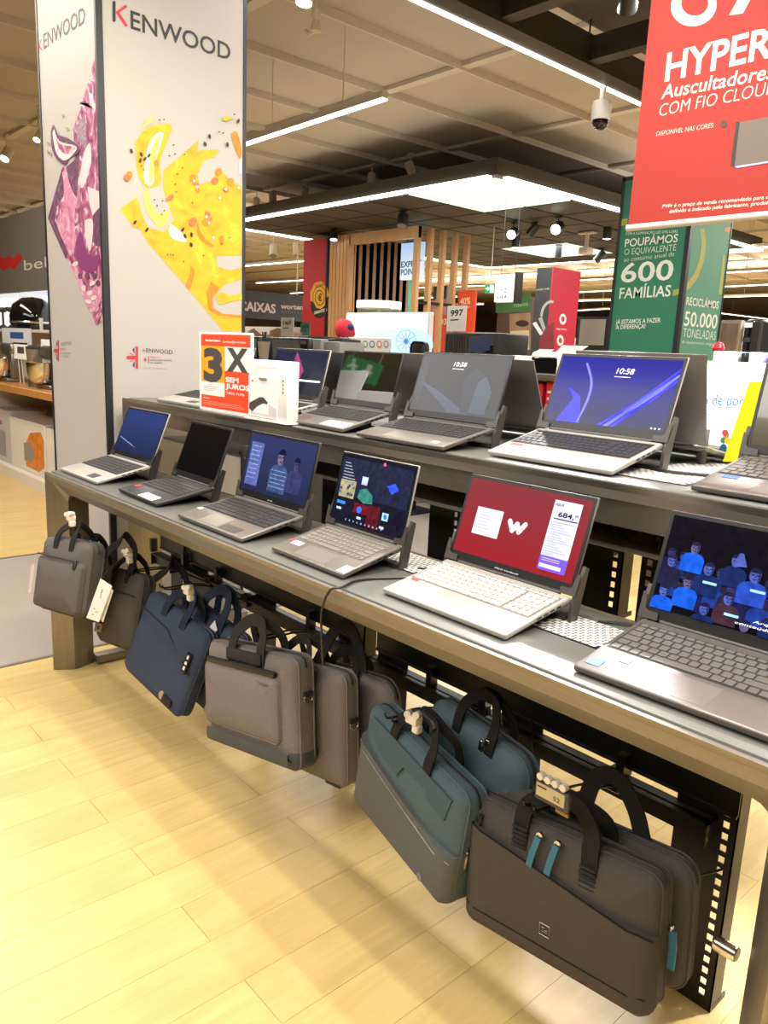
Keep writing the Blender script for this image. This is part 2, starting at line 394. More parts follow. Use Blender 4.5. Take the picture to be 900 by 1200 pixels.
def perforated(x0, x1, y, z0, z1, side, parent, name='perforated_panel', pitch=.0265, hw=.013, hh=.0155):
    """black upright sheet with one column of square holes along an edge and a folded flange"""
    b = MB(); th = .003
    hx = (x0+.016) if side == 'L' else (x1-.016-hw)
    b.box(x0, hx, y, y+th, z0, z1, BLACK); b.box(hx+hw, x1, y, y+th, z0, z1, BLACK)
    z = z0+.03; zp = z0
    while z+hh < z1:
        b.box(hx, hx+hw, y, y+th, zp, z, BLACK); zp = z+hh; z += pitch
    b.box(hx, hx+hw, y, y+th, zp, z1, BLACK)
    fx = x0 if side == 'L' else x1-th
    b.box(fx, fx+th, y, y+.05, z0, z1, BLACK)
    b.box(min(fx, fx), fx+.004, y, y+.07, z0, z0+.012, BLACK)
    return b.build(name, parent, smooth=False)
def rack(label, x0, x1, zr=.445, mid=True, group='bag racks under the lower table'):
    t = thing('hanging_rack', label, 'rack', ((x0+x1)/2, 1.49, 0), group)
    if x1-x0 > .6: perforated(x0, x0+.13, 1.49, 0, .78, 'L', t)
    perforated(x1-.13, x1, 1.49, 0, .78, 'R', t)
    if mid: b = MB(); b.box(x0+.485, x0+.615, 1.49, 1.494, 0, .78, BLACK); b.build('middle_panel', t, smooth=False)
    b = MB(); b.box(x0, x1, 1.482, 1.486, .468, .80, BLACK); b.box(x0, x1, 1.476, 1.482, .464, .47, BLACK); b.build('apron', t, smooth=False)
    b = MB(); b.box(x0-.008, x1-.04, 1.455, 1.462, zr-.047, zr, BLACK); b.box(x0-.008, x1-.04, 1.44, 1.488, zr-.004, zr, BLACK)
    b.box(x0-.008, x0-.004, 1.44, 1.49, zr-.05, zr, BLACK); b.box(x1-.044, x1-.04, 1.44, 1.49, zr-.05, zr, BLACK); b.build('rail', t, smooth=False)
    for xx in (x0+.25, x1-.25):
        b = MB(); b.box(xx-.01, xx+.01, 1.455, 1.482, zr-.004, .50, BLACK); b.build('rail_bracket', t, smooth=False)
    return t
rack('black rack with rail behind the teal and the large black bag', -1.64, -.54)
rack('black rack with rail behind the navy and the grey-brown bags', -2.81, -1.706)
rack('short black rack behind the two leftmost dark bags', -3.08, -2.87, mid=False)
# rear uprights below the upper table
def rear_post(label, x, sideR=True):
    t = thing('rear_upright', label, 'upright', (x, 1.72, 0), 'uprights below the upper table')
    perforated(x-.16, x-.025, 1.72, .70, .922, 'R', t); perforated(x+.025, x+.16, 1.72, .70, .922, 'L', t)
rear_post('pair of black perforated uprights seen between the red-screen and the crowd-screen laptops', -.965)
rear_post('pair of black perforated uprights seen just right of the laptop with a tile menu', -1.52)
rear_post('pair of black perforated uprights seen left of the laptop with a tile menu', -2.08)
sh = thing('equipment_shelf', 'grey metal shelf with cables just below the upper tabletop', 'shelf', (-1.75, 1.72, .93))
b = MB(); b.rbox(-3.2, -.295, 1.56, 1.98, .925, .937, .003, mat('shelf_grey', '#8f8d8b', .45, .3)); b.build('board', sh)
b = MB(); b.box(-3.1, -.3, 1.985, 1.99, .925, 1.07, BLACK); b.build('back_panel', sh, smooth=False)
# power strips and cable heaps on that shelf
def heap(label, cx, cy, z, sx, sy, n, seed, col=BLK):
    rnd = random.Random(seed); b = MB()
    for i in range(n):
        a = rnd.random()*6.28; x, y = cx+rnd.uniform(-sx, sx), cy+rnd.uniform(-sy, sy); pts = []
        for k in range(7):
            pts.append((x, y, z+.006+rnd.uniform(0, .03)))
            a += rnd.uniform(-.9, .9); x += math.cos(a)*.04; y += math.sin(a)*.03
            x = min(max(x, cx-sx), cx+sx); y = min(max(y, cy-sy), cy+sy)
        b.tube(smooth(pts, 4), .0035, col, 6)
    o = b.build('cable_heap'); tag(o, label, 'cables', 'cable heaps', 'stuff'); return o
heap('tangle of black cables on the shelf between the red and crowd screens', -.95, 1.66, .937, .12, .07, 10, 1)
heap('black cables under the upper table right of the tile-menu laptop', -1.33, 1.66, .937, .10, .07, 8, 2)
def adapter(label, x, y, z, lx, ly, lz, m_=BLK):
    b = MB(); b.rbox(x, x+lx, y, y+ly, z, z+lz, .004, m_); o = b.build('power_adapter'); tag(o, label, 'adapter', 'adapters under the upper table'); return o
adapter('black power adapter on the shelf right of the tile-menu laptop', -1.30, 1.57, .938, .12, .05, .03)
adapter('grey perforated box under the shelf by the red-screen laptop edge', -1.16, 1.56, .862, .10, .08, .06, mat('taupe_box', '#7c6a55', .6))
adapter('black box below the shelf right of the tile-menu laptop', -1.36, 1.5, .80, .17, .07, .035)
b = MB(); b.rbox(-1.305, -1.27, 1.43, 1.46, .855, .90, .008, mat('red_plug', '#d0262c', .4)); o = b.build('red_plug'); tag(o, 'small red plug behind the tile-menu laptop', 'plug')
# ------------------------------------------------------------------ laptops
def em(name, col, st=.8, rough=.16):
    return mat(name, col, rough, 0, emit=st*(.8 if name[:2] in ('f_', 'd_') else 1.), noise=((70, .4) if name[:2] in ('f_', 'd_', 'c_') else None), spec=.22)
SILVER = mat('silver_shell', '#bdb9b0', .34, .5, noise=(40, .02))
LIGHTS = mat('pale_silver_shell', '#b0aca4', .34, .35, noise=(40, .02))
GREYS = mat('grey_shell', '#77726c', .36, .5, noise=(40, .02))
IRON = mat('iron_grey_shell', '#6a6460', .34, .5, noise=(40, .02))
DARKS = mat('black_shell', '#2c2a2c', .4, .2, noise=(40, .03))
KEYB = mat('black_keys', '#232224', .5)
KEYG = mat('grey_keys', '#55504c', .5)
KEYS_ = mat('silver_keys', '#c9c5bb', .45)
KEYM = mat('midgrey_keys', '#777069', .5)
WELLD = mat('dark_key_well', '#1a191b', .6)
WELLS = mat('silver_key_well', '#6a665f', .5)
STICK_W = mat('white_sticker', '#efedea', .5); STICK_R = mat('red_sticker', '#b2303a', .5); STICK_B = mat('blue_sticker', '#2454a8', .5); STICK_K = mat('dark_sticker', '#3b3a38', .45)
def frame_T(o, ex, ey, ez):
    T = Matrix.Identity(4)
    for i in range(3): T[i][0], T[i][1], T[i][2], T[i][3] = ex[i], ey[i], ez[i], o[i]
    return T
kmesh = {}
def key_mesh(wk, hk, m_):
    k = (round(wk, 4), round(hk, 4), m_.name)
    if k not in kmesh:
        a = .0009; h = .0016; c = .0016
        def oct(ins, z):
            x0, x1, y0, y1 = ins, wk-ins, ins, hk-ins
            return [(x0+c, y0, z), (x1-c, y0, z), (x1, y0+c, z), (x1, y1-c, z), (x1-c, y1, z), (x0+c, y1, z), (x0, y1-c, z), (x0, y0+c, z)]
        vs = oct(0, 0)+oct(0, h*.6)+oct(a*.5, h)
        fs = [[i, (i+1) % 8, 8+(i+1) % 8, 8+i] for i in range(8)]+[[8+i, 8+(i+1) % 8, 16+(i+1) % 8, 16+i] for i in range(8)]+[list(range(16, 24))]
        me = bpy.data.meshes.new('key'); me.from_pydata(vs, [], fs); me.materials.append(m_); kmesh[k] = (me, vs, fs)
    return kmesh[k]
MAIN = [[(1, 1)]*13+[(1, 2)], [(1, 1.5)]+[(1, 1)]*12+[(1, 1.5)], [(1, 1.75)]+[(1, 1)]*11+[(1, 2.25)], [(1, 1.25)]+[(1, 1)]*11+[(1, 2.75)], [(1, 1)]*3+[(1, 1.2), (1, 5.6), (1, 1.2)]+[(1, 1)]*4]
def key_list(w, numpad):
    """(u, v, width, depth) of every key in a field of width w, depth 1"""
    out = []; tot = 15+(4.3 if numpad else 0); U = w/tot
    n = 20 if numpad else 15
    for i in range(n): out.append((i*w/n, 0.0, w/n, .62))
    for r, row in enumerate(MAIN):
        x = 0
        s = 15/sum(k for _, k in row)
        for _, k in row: out.append((x*U, .70+r, k*s*U, 1)); x += k*s
        if numpad:
            for i in range(4): out.append(((15.3+i)*U, .70+r, U, 1))
    return out
def screen_pt(T, W_, H_):
    return lambda u, v, n=0.: T @ Vector((u*W_, v*H_, n))
def laptop(label, x, y, yaw, w, d, tilt, sa, sh, zt, shell, keys, well, lid, numpad=True, single=False, screen=None, stickers=(), group=None, bez=.009, chin=.02, padw=.30, gloss=True, name='laptop', padx=None, cat='laptop'):
    t = thing(name, label, cat, (x, y, zt+.001), group, (0, 0, yaw))
    b0 = Vector((0, 0, .014))
    ev = Vector((0, math.cos(tilt), math.sin(tilt))); en = Vector((0, -math.sin(tilt), math.cos(tilt)))
    Tb = frame_T(b0, Vector((1, 0, 0)), ev, en)
    b = MB(Tb); b.rbox(0, w, 0, d, -.013, 0, .0045, shell, 3)
    base = b.build('base', t, True)
    kw = w*(.93 if numpad else .86); kx = (w-kw)/2; ky0, ky1 = d*.40, d*.895
    b = MB(Tb); b.box(kx-.003, kx+kw+.003, ky0-.003, ky1+.003, -.001, .0004, well); b.build('key_well', base, True)
    rows = 5.70; ph = (ky1-ky0)/rows; gap = .0028
    kl = key_list(kw, numpad)
    if single:
        for (u, v, a, h) in kl:
            me, vs, fs = key_mesh(a-gap, h*ph-gap, keys)
            o = bpy.data.objects.new('key', me); C.objects.link(o); o.parent = base
            o.matrix_local = Tb @ Matrix.Translation((kx+u+gap/2, ky1-(v+h)*ph+gap/2, .0004))
    else:
        b = MB(Tb)
        for (u, v, a, h) in kl:
            me, vs, fs = key_mesh(a-gap, h*ph-gap, keys)
            b.add([(p[0]+kx+u+gap/2, p[1]+ky1-(v+h)*ph+gap/2, p[2]+.0004) for p in vs], fs, keys)
        ko = b.build('keys', base, True, smooth=False); ko['kind'] = 'stuff'
    b = MB(Tb); pw = w*padw; px = (padx if padx is not None else (.44 if numpad else .5))*w-pw/2
    b.rbox(px, px+pw, d*.05, d*.34, -.001, .0004, .0003, mat(shell.name+'_pad', {'silver_shell': '#c5c1b8', 'pale_silver_shell': '#b8b4aa', 'grey_shell': '#7f7a73', 'iron_grey_shell': '#6f6864', 'black_shell': '#343236'}[shell.name], .3, .3), 1)
    b.build('touchpad', base, True)
    b = MB(Tb)
    for k_ in range(4): b.box(w-.0004, w+.0006, d*(.46+.10*k_), d*(.46+.10*k_)+.013, -.0085, -.0045, BLK)
    b.build('side_ports', base, True, smooth=False)['kind'] = 'stuff'
    for (u0, u1, v0, v1, m_) in stickers:
        b = MB(Tb); b.box(u0*w, u1*w, v0*d, v1*d, .0002, .0009, m_); b.build('sticker', base, True, smooth=False)
    # lid
    hp = b0+ev*d; es = Vector((0, math.sin(sa), math.cos(sa))); ef = Vector((0, -math.cos(sa), math.sin(sa)))
    Tl = frame_T(hp, Vector((1, 0, 0)), es, ef)
    b = MB(Tl); b.rbox(0, w, .003, sh, -.007, -.0012, .0025, lid, 2); lo = b.build('lid', t, True)
    b = MB(Tl); b.rbox(.0015, w-.0015, .006, sh-.0015, -.0015, 0, .0006, mat('screen_bezel', '#151416', .35), 1); b.build('bezel', lo, True)
    b = MB(Tl); b.tube([(w*.09, 0, -.004), (w*.91, 0, -.004)], .005, DGREY, 10); b.build('hinge', t, True)
    W_, H_ = w-2*bez, sh-bez-chin-.004
    Ts = Tl @ Matrix.Translation((bez, chin+.004, .0001))
    smat = screen[0] if screen else GLASSB
    b = MB(Ts); b.box(0, W_, 0, H_, -.0004, .0002, smat); so = b.build('screen', lo, True, smooth=False)
    b = MB(Tl); b.lathe([(0, 0), (.0018, 0), (.0018, .0004), (0, .0004)], GLASSB, 10, (w/2, sh-.0045, 0)); b.build('webcam', lo, True)
    if screen and len(screen) > 1:
        g_ = MB(Ts); screen[1](g_, W_, H_)
        go_ = g_.build('screen_graphics', lo, True, smooth=False)
    return t, Tl, w, sh
def P2(g, pts, W_, H_, m_, n=.0003):
    g.poly([(u*W_, v*H_, n) for u, v in pts], (0, 0, .00005), m_)
def rect(g, u0, u1, v0, v1, W_, H_, m_, n=.0003): P2(g, [(u0, v0), (u1, v0), (u1, v1), (u0, v1)], W_, H_, m_, n)
def stext(g, s, u0, u1, v, h, W_, H_, m_, n=.0005, bold=0., shear=0.):
    text(g, s, (u0*W_, v*H_, n), (u1*W_, v*H_, n), h*H_, m_, (0, 1, 0), bold, shear)
# -- screen pictures
WTXT = em('screen_white', '#e6ebf2', 1.0)
def grad(name, c0, c1, st, rough=.1, axis='z', noise=0.):
    """lit panel whose own picture runs from c0 to c1"""
    if name in MATS: return MATS[name]
    m = mat(name, c0, rough, 0, emit=st, spec=.15); nt = m.node_tree; b = nt.nodes['Principled BSDF']
    tc = nt.nodes.new('ShaderNodeTexCoord'); sp = nt.nodes.new('ShaderNodeSeparateXYZ'); nt.links.new(tc.outputs['Generated'], sp.inputs[0])
    cr = nt.nodes.new('ShaderNodeValToRGB'); cr.color_ramp.elements[0].color = rgb(c0); cr.color_ramp.elements[1].color = rgb(c1)
    src = sp.outputs[{'x': 0, 'y': 1, 'z': 2}[axis]]
    if noise:
        n = nt.nodes.new('ShaderNodeTexNoise'); n.inputs['Scale'].default_value = 3; nt.links.new(tc.outputs['Generated'], n.inputs['Vector'])
        a = nt.nodes.new('ShaderNodeMath'); a.operation = 'MULTIPLY_ADD'; a.inputs[1].default_value = noise; nt.links.new(n.outputs['Fac'], a.inputs[0]); nt.links.new(src, a.inputs[2]); src = a.outputs[0]
    nt.links.new(src, cr.inputs[0]); nt.links.new(cr.outputs[0], b.inputs['Emission Color']); b.inputs['Base Color'].default_value = (.01, .01, .012, 1)
    return m
def wlogo(g, cx, cy, s, W_, H_, m_, n=.0006):
    """two joined rounded ticks"""
    r = .17*s
    for (a, bb) in [((-.62, .22), (-.28, -.32)), ((-.28, -.32), (.0, .14)), ((.0, .14), (.26, -.32)), ((.26, -.32), (.62, .22))]:
        pts = capsule((cx+a[0]*s, cy+a[1]*s), (cx+bb[0]*s, cy+bb[1]*s), r)
        g.poly([(p[0], p[1], n) for p in pts], (0, 0, .00005), m_); n += .00006
def face(g, u, v, sx, s, W_, H_, n):
    d = em('screen_feature', '#141838', .4)
    for q in (-.17, .17): P2(g, [(u+sx*(q-.10), v+s*.06), (u+sx*(q+.10), v+s*.06), (u+sx*(q+.08), v-s*.02), (u+sx*(q-.08), v-s*.02)], W_, H_, d, n)
    P2(g, [(u-sx*.05, v-s*.12), (u+sx*.06, v-s*.12), (u+sx*.03, v+s*.02)], W_, H_, d, n); P2(g, [(u-sx*.15, v-s*.26), (u+sx*.15, v-s*.26), (u+sx*.08, v-s*.34), (u-sx*.08, v-s*.34)], W_, H_, d, n)
    P2(g, [(u+sx*.18, v+s*.3), (u+sx*.42, v+s*.1), (u+sx*.38, v-s*.2), (u+sx*.16, v-s*.48), (u+sx*.24, v-s*.1)], W_, H_, em('screen_shade', '#1c2350', .45), n+.00001)
def scr_people(g, W_, H_, people, n=.0004):
    for (u, v, s, skin, shirt) in people:
        n += .00012
        sx = s*H_/W_
        P2(g, [(u-sx*1.0, v-s*2.4), (u-sx*1.05, v-s*1.0), (u-sx*.75, v-s*.62), (u-sx*.2, v-s*.45), (u+sx*.2, v-s*.45), (u+sx*.75, v-s*.62), (u+sx*1.05, v-s*1.0), (u+sx*1.0, v-s*2.4)], W_, H_, shirt, n)
        P2(g, ellipse(u, v, sx*.42, s*.55, 14), W_, H_, skin, n+.00005)
        P2(g, ellipse(u, v+s*.18, sx*.44, s*.42, 12, 0, math.pi), W_, H_, em('screen_hair_navy', '#10122c', .6), n+.0001)
        face(g, u, v, sx, s, W_, H_, n+.00013)
def scr_C(g, W_, H_):
    rect(g, .04, .24, .10, .86, W_, H_, em('c_panel', '#4a5690', .5))
    for i in range(8): rect(g, .06, .20, .78-.08*i, .80-.08*i, W_, H_, em('c_line', '#6f7cb4', .5), .0005)
    scr_people(g, W_, H_, [(.78, .62, .20, em('c_skin2', '#3a3456', .5), em('c_shirt2', '#2b2f58', .5)), (.54, .68, .25, em('c_skin', '#5d5168', .6), em('c_shirt', '#33456e', .5))])
    for i in range(5): rect(g, .43, .66, .16+.07*i, .175+.07*i, W_, H_, em('c_stripe', '#5f7aa8', .5), .0009)
def scr_D(g, W_, H_):
    rnd = random.Random(5)
    cols = ['#26324f', '#3a5a9a', '#6e7f92', '#5d2b3a', '#2f6f6a', '#30345c', '#8f8f60']
    rect(g, .02, .98, .40, .95, W_, H_, em('d_back', '#1d2138', .45))
    rect(g, .05, .27, .36, .62, W_, H_, em('d_photo', '#8f8a6a', .5, .2), .0004)
    for i in range(14): 
        u, v = .05+rnd.random()*.19, .37+rnd.random()*.2; rect(g, u, u+.03, v, v+.04, W_, H_, em('d_tile%d' % (i % 7), cols[i % 7], .6), .0006+.00003*i)
    rect(g, .34, .42, .60, .72, W_, H_, em('d_card', '#9fb4dc', .7), .0005)
    P2(g, [(.32, .40), (.34, .52), (.42, .56), (.52, .48), (.54, .36), (.42, .34)], W_, H_, em('d_teal', '#2f7068', .5), .0005)
    P2(g, [(.68, .66), (.78, .72), (.84, .64), (.76, .56)], W_, H_, em('d_blue', '#2646d8', .7), .0005)
    rect(g, .30, .52, .18, .32, W_, H_, em('d_red', '#5f1420', .5), .0005); rect(g, .50, .66, .02, .34, W_, H_, em('d_red2', '#4a1420', .45), .0006)
    rect(g, .05, .17, .255, .30, W_, H_, em('d_blue2', '#2f78e0', .8), .0007); rect(g, .06, .13, .17, .205, W_, H_, em('d_card2', '#a8bce0', .7), .0007)
    P2(g, ellipse(.385, .235, .035, .05, 12), W_, H_, em('d_blue3', '#2a5fe8', .8), .0008)
    rect(g, .70, .78, .18, .29, W_, H_, em('d_card3', '#8fc2ee', .8), .0008); P2(g, ellipse(.74, .235, .02, .035, 10), W_, H_, em('d_blue4', '#1f58d0', .8), .001)
    rect(g, .37, .43, .10, .135, W_, H_, em('d_card2', '#a8bce0', .7), .0007); rect(g, .69, .75, .06, .095, W_, H_, em('d_card2', '#a8bce0', .7), .0007)
    for i in range(10): rect(g, .22+.055*i, .235+.055*i, .035, .06, W_, H_, em('d_icon', '#7f92c0', .6), .0009)
    for i in range(6): rect(g, .06, .24-.02*i, .64+.045*i, .652+.045*i, W_, H_, em('d_text', '#8d96ad', .5), .0005)
    P2(g, ellipse(.60, .95, .018, .026, 10), W_, H_, em('d_pink', '#e2506a', .8), .0009)
def scr_E(g, W_, H_):
    PW_ = em('e_panel', '#b4bbd8', .40)
    rect(g, .12, .35, .28, .64, W_, H_, PW_)
    for i in range(7): rect(g, .145, .23+.02*(i % 3), .58-.042*i, .588-.042*i, W_, H_, em('e_line', '#8f93ac', .7), .0006)
    wlogo(g, .485*W_, .50*H_, .034, W_, H_, em('e_logo', '#c6d4ee', .5))
    rect(g, .725, .935, .07, .93, W_, H_, PW_); rect(g, .725, .935, .07, .245, W_, H_, em('e_violet', '#5a45b4', .8), .0006)
    rect(g, .735, .90, .10, .145, W_, H_, em('e_lilac', '#b9b3e4', .85), .0009)
    stext(g, 'ASUS', .735, .80, .862, .03, W_, H_, em('e_ink', '#202234', .3), .0009, .01)
    stext(g, '684,', .775, .895, .735, .062, W_, H_, em('e_ink', '#202234', .3), .0009, .02); stext(g, '99', .90, .925, .765, .03, W_, H_, em('e_ink', '#202234', .3), .0009, .01)
    rect(g, .75, .93, .70, .712, W_, H_, em('e_ink', '#202234', .3), .0009)
    for i in range(14): rect(g, .74, .91-.03*((i*7) % 4), .66-.03*i, .668-.03*i, W_, H_, em('e_line', '#8f93ac', .7), .0009)
    for i in range(2): rect(g, .74, .88, .21-.025*i, .216-.025*i, W_, H_, em('e_lilac', '#b9b3e4', .85), .0009)
def scr_F(g, W_, H_):
    sk = em('f_skin', '#3c4c96', .5); sk2 = em('f_skin2', '#4a4670', .45); b1 = em('f_blue', '#1248b8', .6); b2 = em('f_navy', '#122050', .5); b3 = em('f_cobalt', '#1c3a96', .6); dk = em('f_dark', '#191a34', .45); br = em('f_brown', '#33222f', .5)
    ppl = [(.17, .70, .115, sk2, b1), (.40, .66, .12, sk, b2), (.63, .64, .12, sk2, dk), (.86, .58, .12, sk2, dk), (.06, .52, .12, sk, dk), (.27, .52, .125, sk, b2), (.51, .56, .135, sk, b3), (.73, .47, .12, sk2, br), (.94, .42, .12, sk2, dk), (.18, .34, .12, sk2, b1), (.06, .20, .12, sk, b1), (.41, .28, .12, sk, br), (.66, .24, .13, sk2, b2), (.86, .22, .12, sk2, b2), (.30, .12, .115, sk, b2), (.52, .06, .11, sk2, b3)]
    ppl = [(u*.93, v, s, a, bb) for u, v, s, a, bb in ppl]
    n0 = [p for p in ppl]
    for (u, v, s, a, bb) in n0:
        v2 = max(v, .03)
    class Clip:
        pass
    rnd = random.Random(11); n = .0004
    dims = [em('f_back1', '#161a40', .5), em('f_back2', '#1a2f7c', .5), em('f_back3', '#201c30', .5)]
    back = [(.04+.068*i, .60-.026*i+rnd.uniform(-.05, .06), .10, em('f_skin3', '#2a2c5a', .45), dims[i % 3]) for i in range(13)]+[(.08+.075*i, .36-.01*i+rnd.uniform(-.05, .05), .105, em('f_skin3', '#2a2c5a', .45), dims[(i+1) % 3]) for i in range(12)]
    for (u, v, s, skin, shirt) in back+ppl:
        n += .00009; sx = s*H_/W_*1.0; lo_ = max(0.0, v-s*2.2)
        pts = [(u-sx, lo_), (u-sx*1.05, max(lo_, v-s)), (u-sx*.75, max(lo_, v-s*.62)), (u-sx*.2, max(lo_, v-s*.45)), (u+sx*.2, max(lo_, v-s*.45)), (u+sx*.75, max(lo_, v-s*.62)), (u+sx*1.05, max(lo_, v-s)), (u+sx, lo_)]
        pts = [(min(max(a, .0), 1.), c) for a, c in pts]
        if v-s*.62 > .01: P2(g, pts, W_, H_, shirt, n)
        P2(g, [(min(max(a, 0), 1), max(c, 0)) for a, c in ellipse(u, v, sx*.42, s*.55, 14)], W_, H_, skin, n+.00005)
        P2(g, [(min(max(a, 0), 1), max(c, 0)) for a, c in ellipse(u, v+s*.2, sx*.44, s*.38, 12, 0, math.pi)], W_, H_, dk, n+.0001)
        if v-s*.5 > .02 and u < .93: face(g, u, v, sx, s, W_, H_, n+.00011)
    for (u, v) in [(.47, .40), (.24, .37), (.38, .115)]: rect(g, u, u+.07, v, v+.025, W_, H_, em('f_badge', '#7fb0f0', .9), .0068)
    P2(g, [(.36, .60), (.38, .74), (.40, .745), (.43, .62)], W_, H_, sk, .0069)
    stext(g, 'Arquivos pode ganhar', .52, .92, .115, .026, W_, H_, WTXT, .0072, 0, .2); stext(g, 'conteúdos de última geração', .44, .97, .065, .026, W_, H_, WTXT, .0072, 0, .2)
    P2(g, ellipse(.975, .44, .022, .035, 10), W_, H_, em('f_lamp', '#7fa8f0', 1.), .0068); P2(g, ellipse(.975, .22, .022, .03, 10), W_, H_, em('f_lamp2', '#e0b0a0', 1.), .0068)
def scr_clock(g, W_, H_, u=.56, v=.78, m_=WTXT, h=.075):
    stext(g, '10:58', u-.07, u+.075, v, h, W_, H_, m_, .0012, 0, .12); rect(g, u-.075, u+.055, v-.05, v-.042, W_, H_, m_, .0012)
def scr_U3(g, W_, H_):
    rect(g, 0.01, .10, .05, .95, W_, H_, em('u3_soft', '#33363c', .45), .0003)
    for i, a in enumerate([.05, .12, .20]): P2(g, [(a, .50-.05*i), (a+.05, .50-.05*i), (a+.50, .02), (a+.42, .02)], W_, H_, em('u3_streak', '#3c4354', .45), .0004+.0001*i)
    P2(g, [(.60, .04), (.56, .60), (.66, .78), (.78, .70), (.84, .30), (.76, .04)], W_, H_, em('u3_fold', '#2f333c', .45), .0007)
    P2(g, [(.70, .04), (.72, .55), (.80, .68), (.90, .40), (.88, .04)], W_, H_, em('u3_fold2', '#3a4250', .45), .0008)
    scr_clock(g, W_, H_, .47, .80)
def scr_U4(g, W_, H_):
    bl = em('u4_ribbon', '#2a2cc8', .9); bl2 = em('u4_ribbon_pale', '#5a5ed6', .8)
    P2(g, [(.10, .0), (.20, .36), (.14, .52), (.26, .40), (.32, .0)], W_, H_, bl, .0003)
    P2(g, smooth([(.30, 0), (.34, .35), (.33, .62), (.25, .88), (.23, .88), (.31, .62), (.32, .35), (.285, 0)], 4), W_, H_, bl2, .0004)
    for i, o in enumerate([0, .06, .11]):
        P2(g, [(.46+o, .0), (.50+o, .0), (.75+o*.6, .42), (1.0, .74+(.11-o)*1.4), (1.0, .70+(.11-o)*1.4), (.78+o*.6, .40)], W_, H_, bl if i != 1 else bl2, .0005+.0001*i)
    scr_clock(g, W_, H_, .575, .77, WTXT, .085)
    for u in (.90, .93, .96): rect(g, u, u+.012, .03, .05, W_, H_, WTXT, .0012)
def scr_U1(g, W_, H_):
    P2(g, [(.42, .98), (.62, .55), (.50, .05), (.30, .05)], W_, H_, em('u1_pink', '#7a2c56', .55), .0004)
    P2(g, [(.40, .86), (.54, .55), (.45, .18), (.34, .20)], W_, H_, em('u1_violet', '#3c2a66', .5), .0006)
    rect(g, .55, .97, .30, .34, W_, H_, em('u1_glint', '#dfe6f0', .9), .0004)  # white reflection on the glass, drawn as a glowing strip
def scr_A(g, W_, H_):
    P2(g, [(.05, .33), (.40, .20), (.52, .14), (.40, .175), (.05, .30)], W_, H_, em('a_glint', '#5a6aa0', .6), .0004)  # glare on the screen, painted as a pale glowing streak
LOW, UPZ = .8345, 1.1075
GL = 'laptops on the lower table'; GU = 'laptops on the upper table'
laps = {}
laps['A'] = laptop('silver laptop with plain blue screen at the far left of the lower table', -3.063, 1.057, .008, .3536, .2156, .203, .386, .2073, LOW, LIGHTS, KEYB, WELLD, SILVER, True, False, (grad('a_screen', '#1c2650', '#2c4ea0', .55, .15, 'z', .3), scr_A), [(.66, .84, .06, .22, STICK_K)], GL)
laps['B'] = laptop('black laptop with a dark switched-off screen and a white palm rest card', -2.549, 1.074, -.025, .3009, .2054, .167, .366, .2079, LOW, DARKS, KEYB, WELLD, DARKS, False, False, None, [(.50, .86, .03, .20, STICK_W), (.06, .16, .24, .34, STICK_R)], GL, padw=.34, padx=.36)
laps['C'] = laptop('grey laptop showing a man in a blue shirt on screen', -2.078, 1.054, -.002, .3586, .2106, .191, .234, .2081, LOW, GREYS, KEYB, WELLD, DGREY, True, False, (grad('c_screen', '#232a58', '#3c4a8c', .5, .12, 'z', .3), scr_C), [(.62, .86, .05, .20, STICK_K), (.02, .07, .30, .36, STICK_W)], GL)
laps['D'] = laptop('compact grey laptop with a colourful tile menu on a dark screen', -1.608, 1.074, -.014, .2969, .1861, .2295, .223, .1976, LOW, GREYS, KEYM, GREYS, SILVER, False, True, (em('d_screen', '#141524', .4, .06), scr_D), [(.03, .07, .26, .36, STICK_R), (.09, .22, .23, .33, STICK_W), (.90, .99, .03, .20, STICK_W)], GL, bez=.005, chin=.010, padw=.42)
laps['E'] = laptop('white-silver laptop with a bright red screen and a price panel', -1.185, 1.079, -.005, .3441, .2047, .1785, .311, .206, LOW, LIGHTS, KEYS_, WELLS, GREYS, True, True, (grad('e_screen', '#c01826', '#a83a42', .75, .12, 'z'), scr_E), [(.05, .11, .34, .38, STICK_R), (.03, .24, .10, .26, STICK_W)], GL)
laps['F'] = laptop('iron grey laptop at the near right showing a blue-lit crowd', -.684, 1.064, .03, .372, .2303, .150, .3086, .2096, LOW, IRON, KEYG, WELLD, IRON, True, True, (em('f_screen', '#0d0c14', .4, .1), scr_F), [(.03, .10, .08, .18, STICK_B), (.14, .19, .24, .34, STICK_K)], GL)
laps['U0'] = laptop('pale silver laptop half hidden behind the orange promotion card', -2.98, 1.425, .02, .335, .200, .19, .30, .19, UPZ, LIGHTS, KEYB, WELLD, GREYS, True, False, None, [(.66, .86, .06, .20, STICK_K)], GU)
laps['U1'] = laptop('silver laptop with a navy screen behind the white phone leaflet box', -2.52, 1.452, -.01, .34, .2, .20, .25, .19, UPZ, LIGHTS, KEYB, WELLD, SILVER, True, False, (grad('u1_screen', '#15182c', '#242a5a', .5, .1, 'z'), scr_U1), [], GU)
laps['U2'] = laptop('black-keyed laptop whose off screen mirrors an emergency exit sign', -2.089, 1.4475, -.067, .3174, .1861, .2506, .232, .1849, UPZ, GREYS, KEYB, WELLD, DARKS, True, False, (mat('off_screen_mirror', '#1a1916', .03, 0, coat=1., spec=1.), ), [(.60, .98, .03, .26, STICK_W)], GU, bez=.006)
laps['U3'] = laptop('grey laptop with a dark grey lock screen clock reading 10:58', -1.6845, 1.406, -.0065, .3449, .1978, .2047, .30, .2016, UPZ, GREYS, KEYB, WELLD, DARKS, True, False, (em('u3_screen', '#26282c', .45, .06), scr_U3), [(.84, .90, .07, .14, STICK_W)], GU, bez=.006)
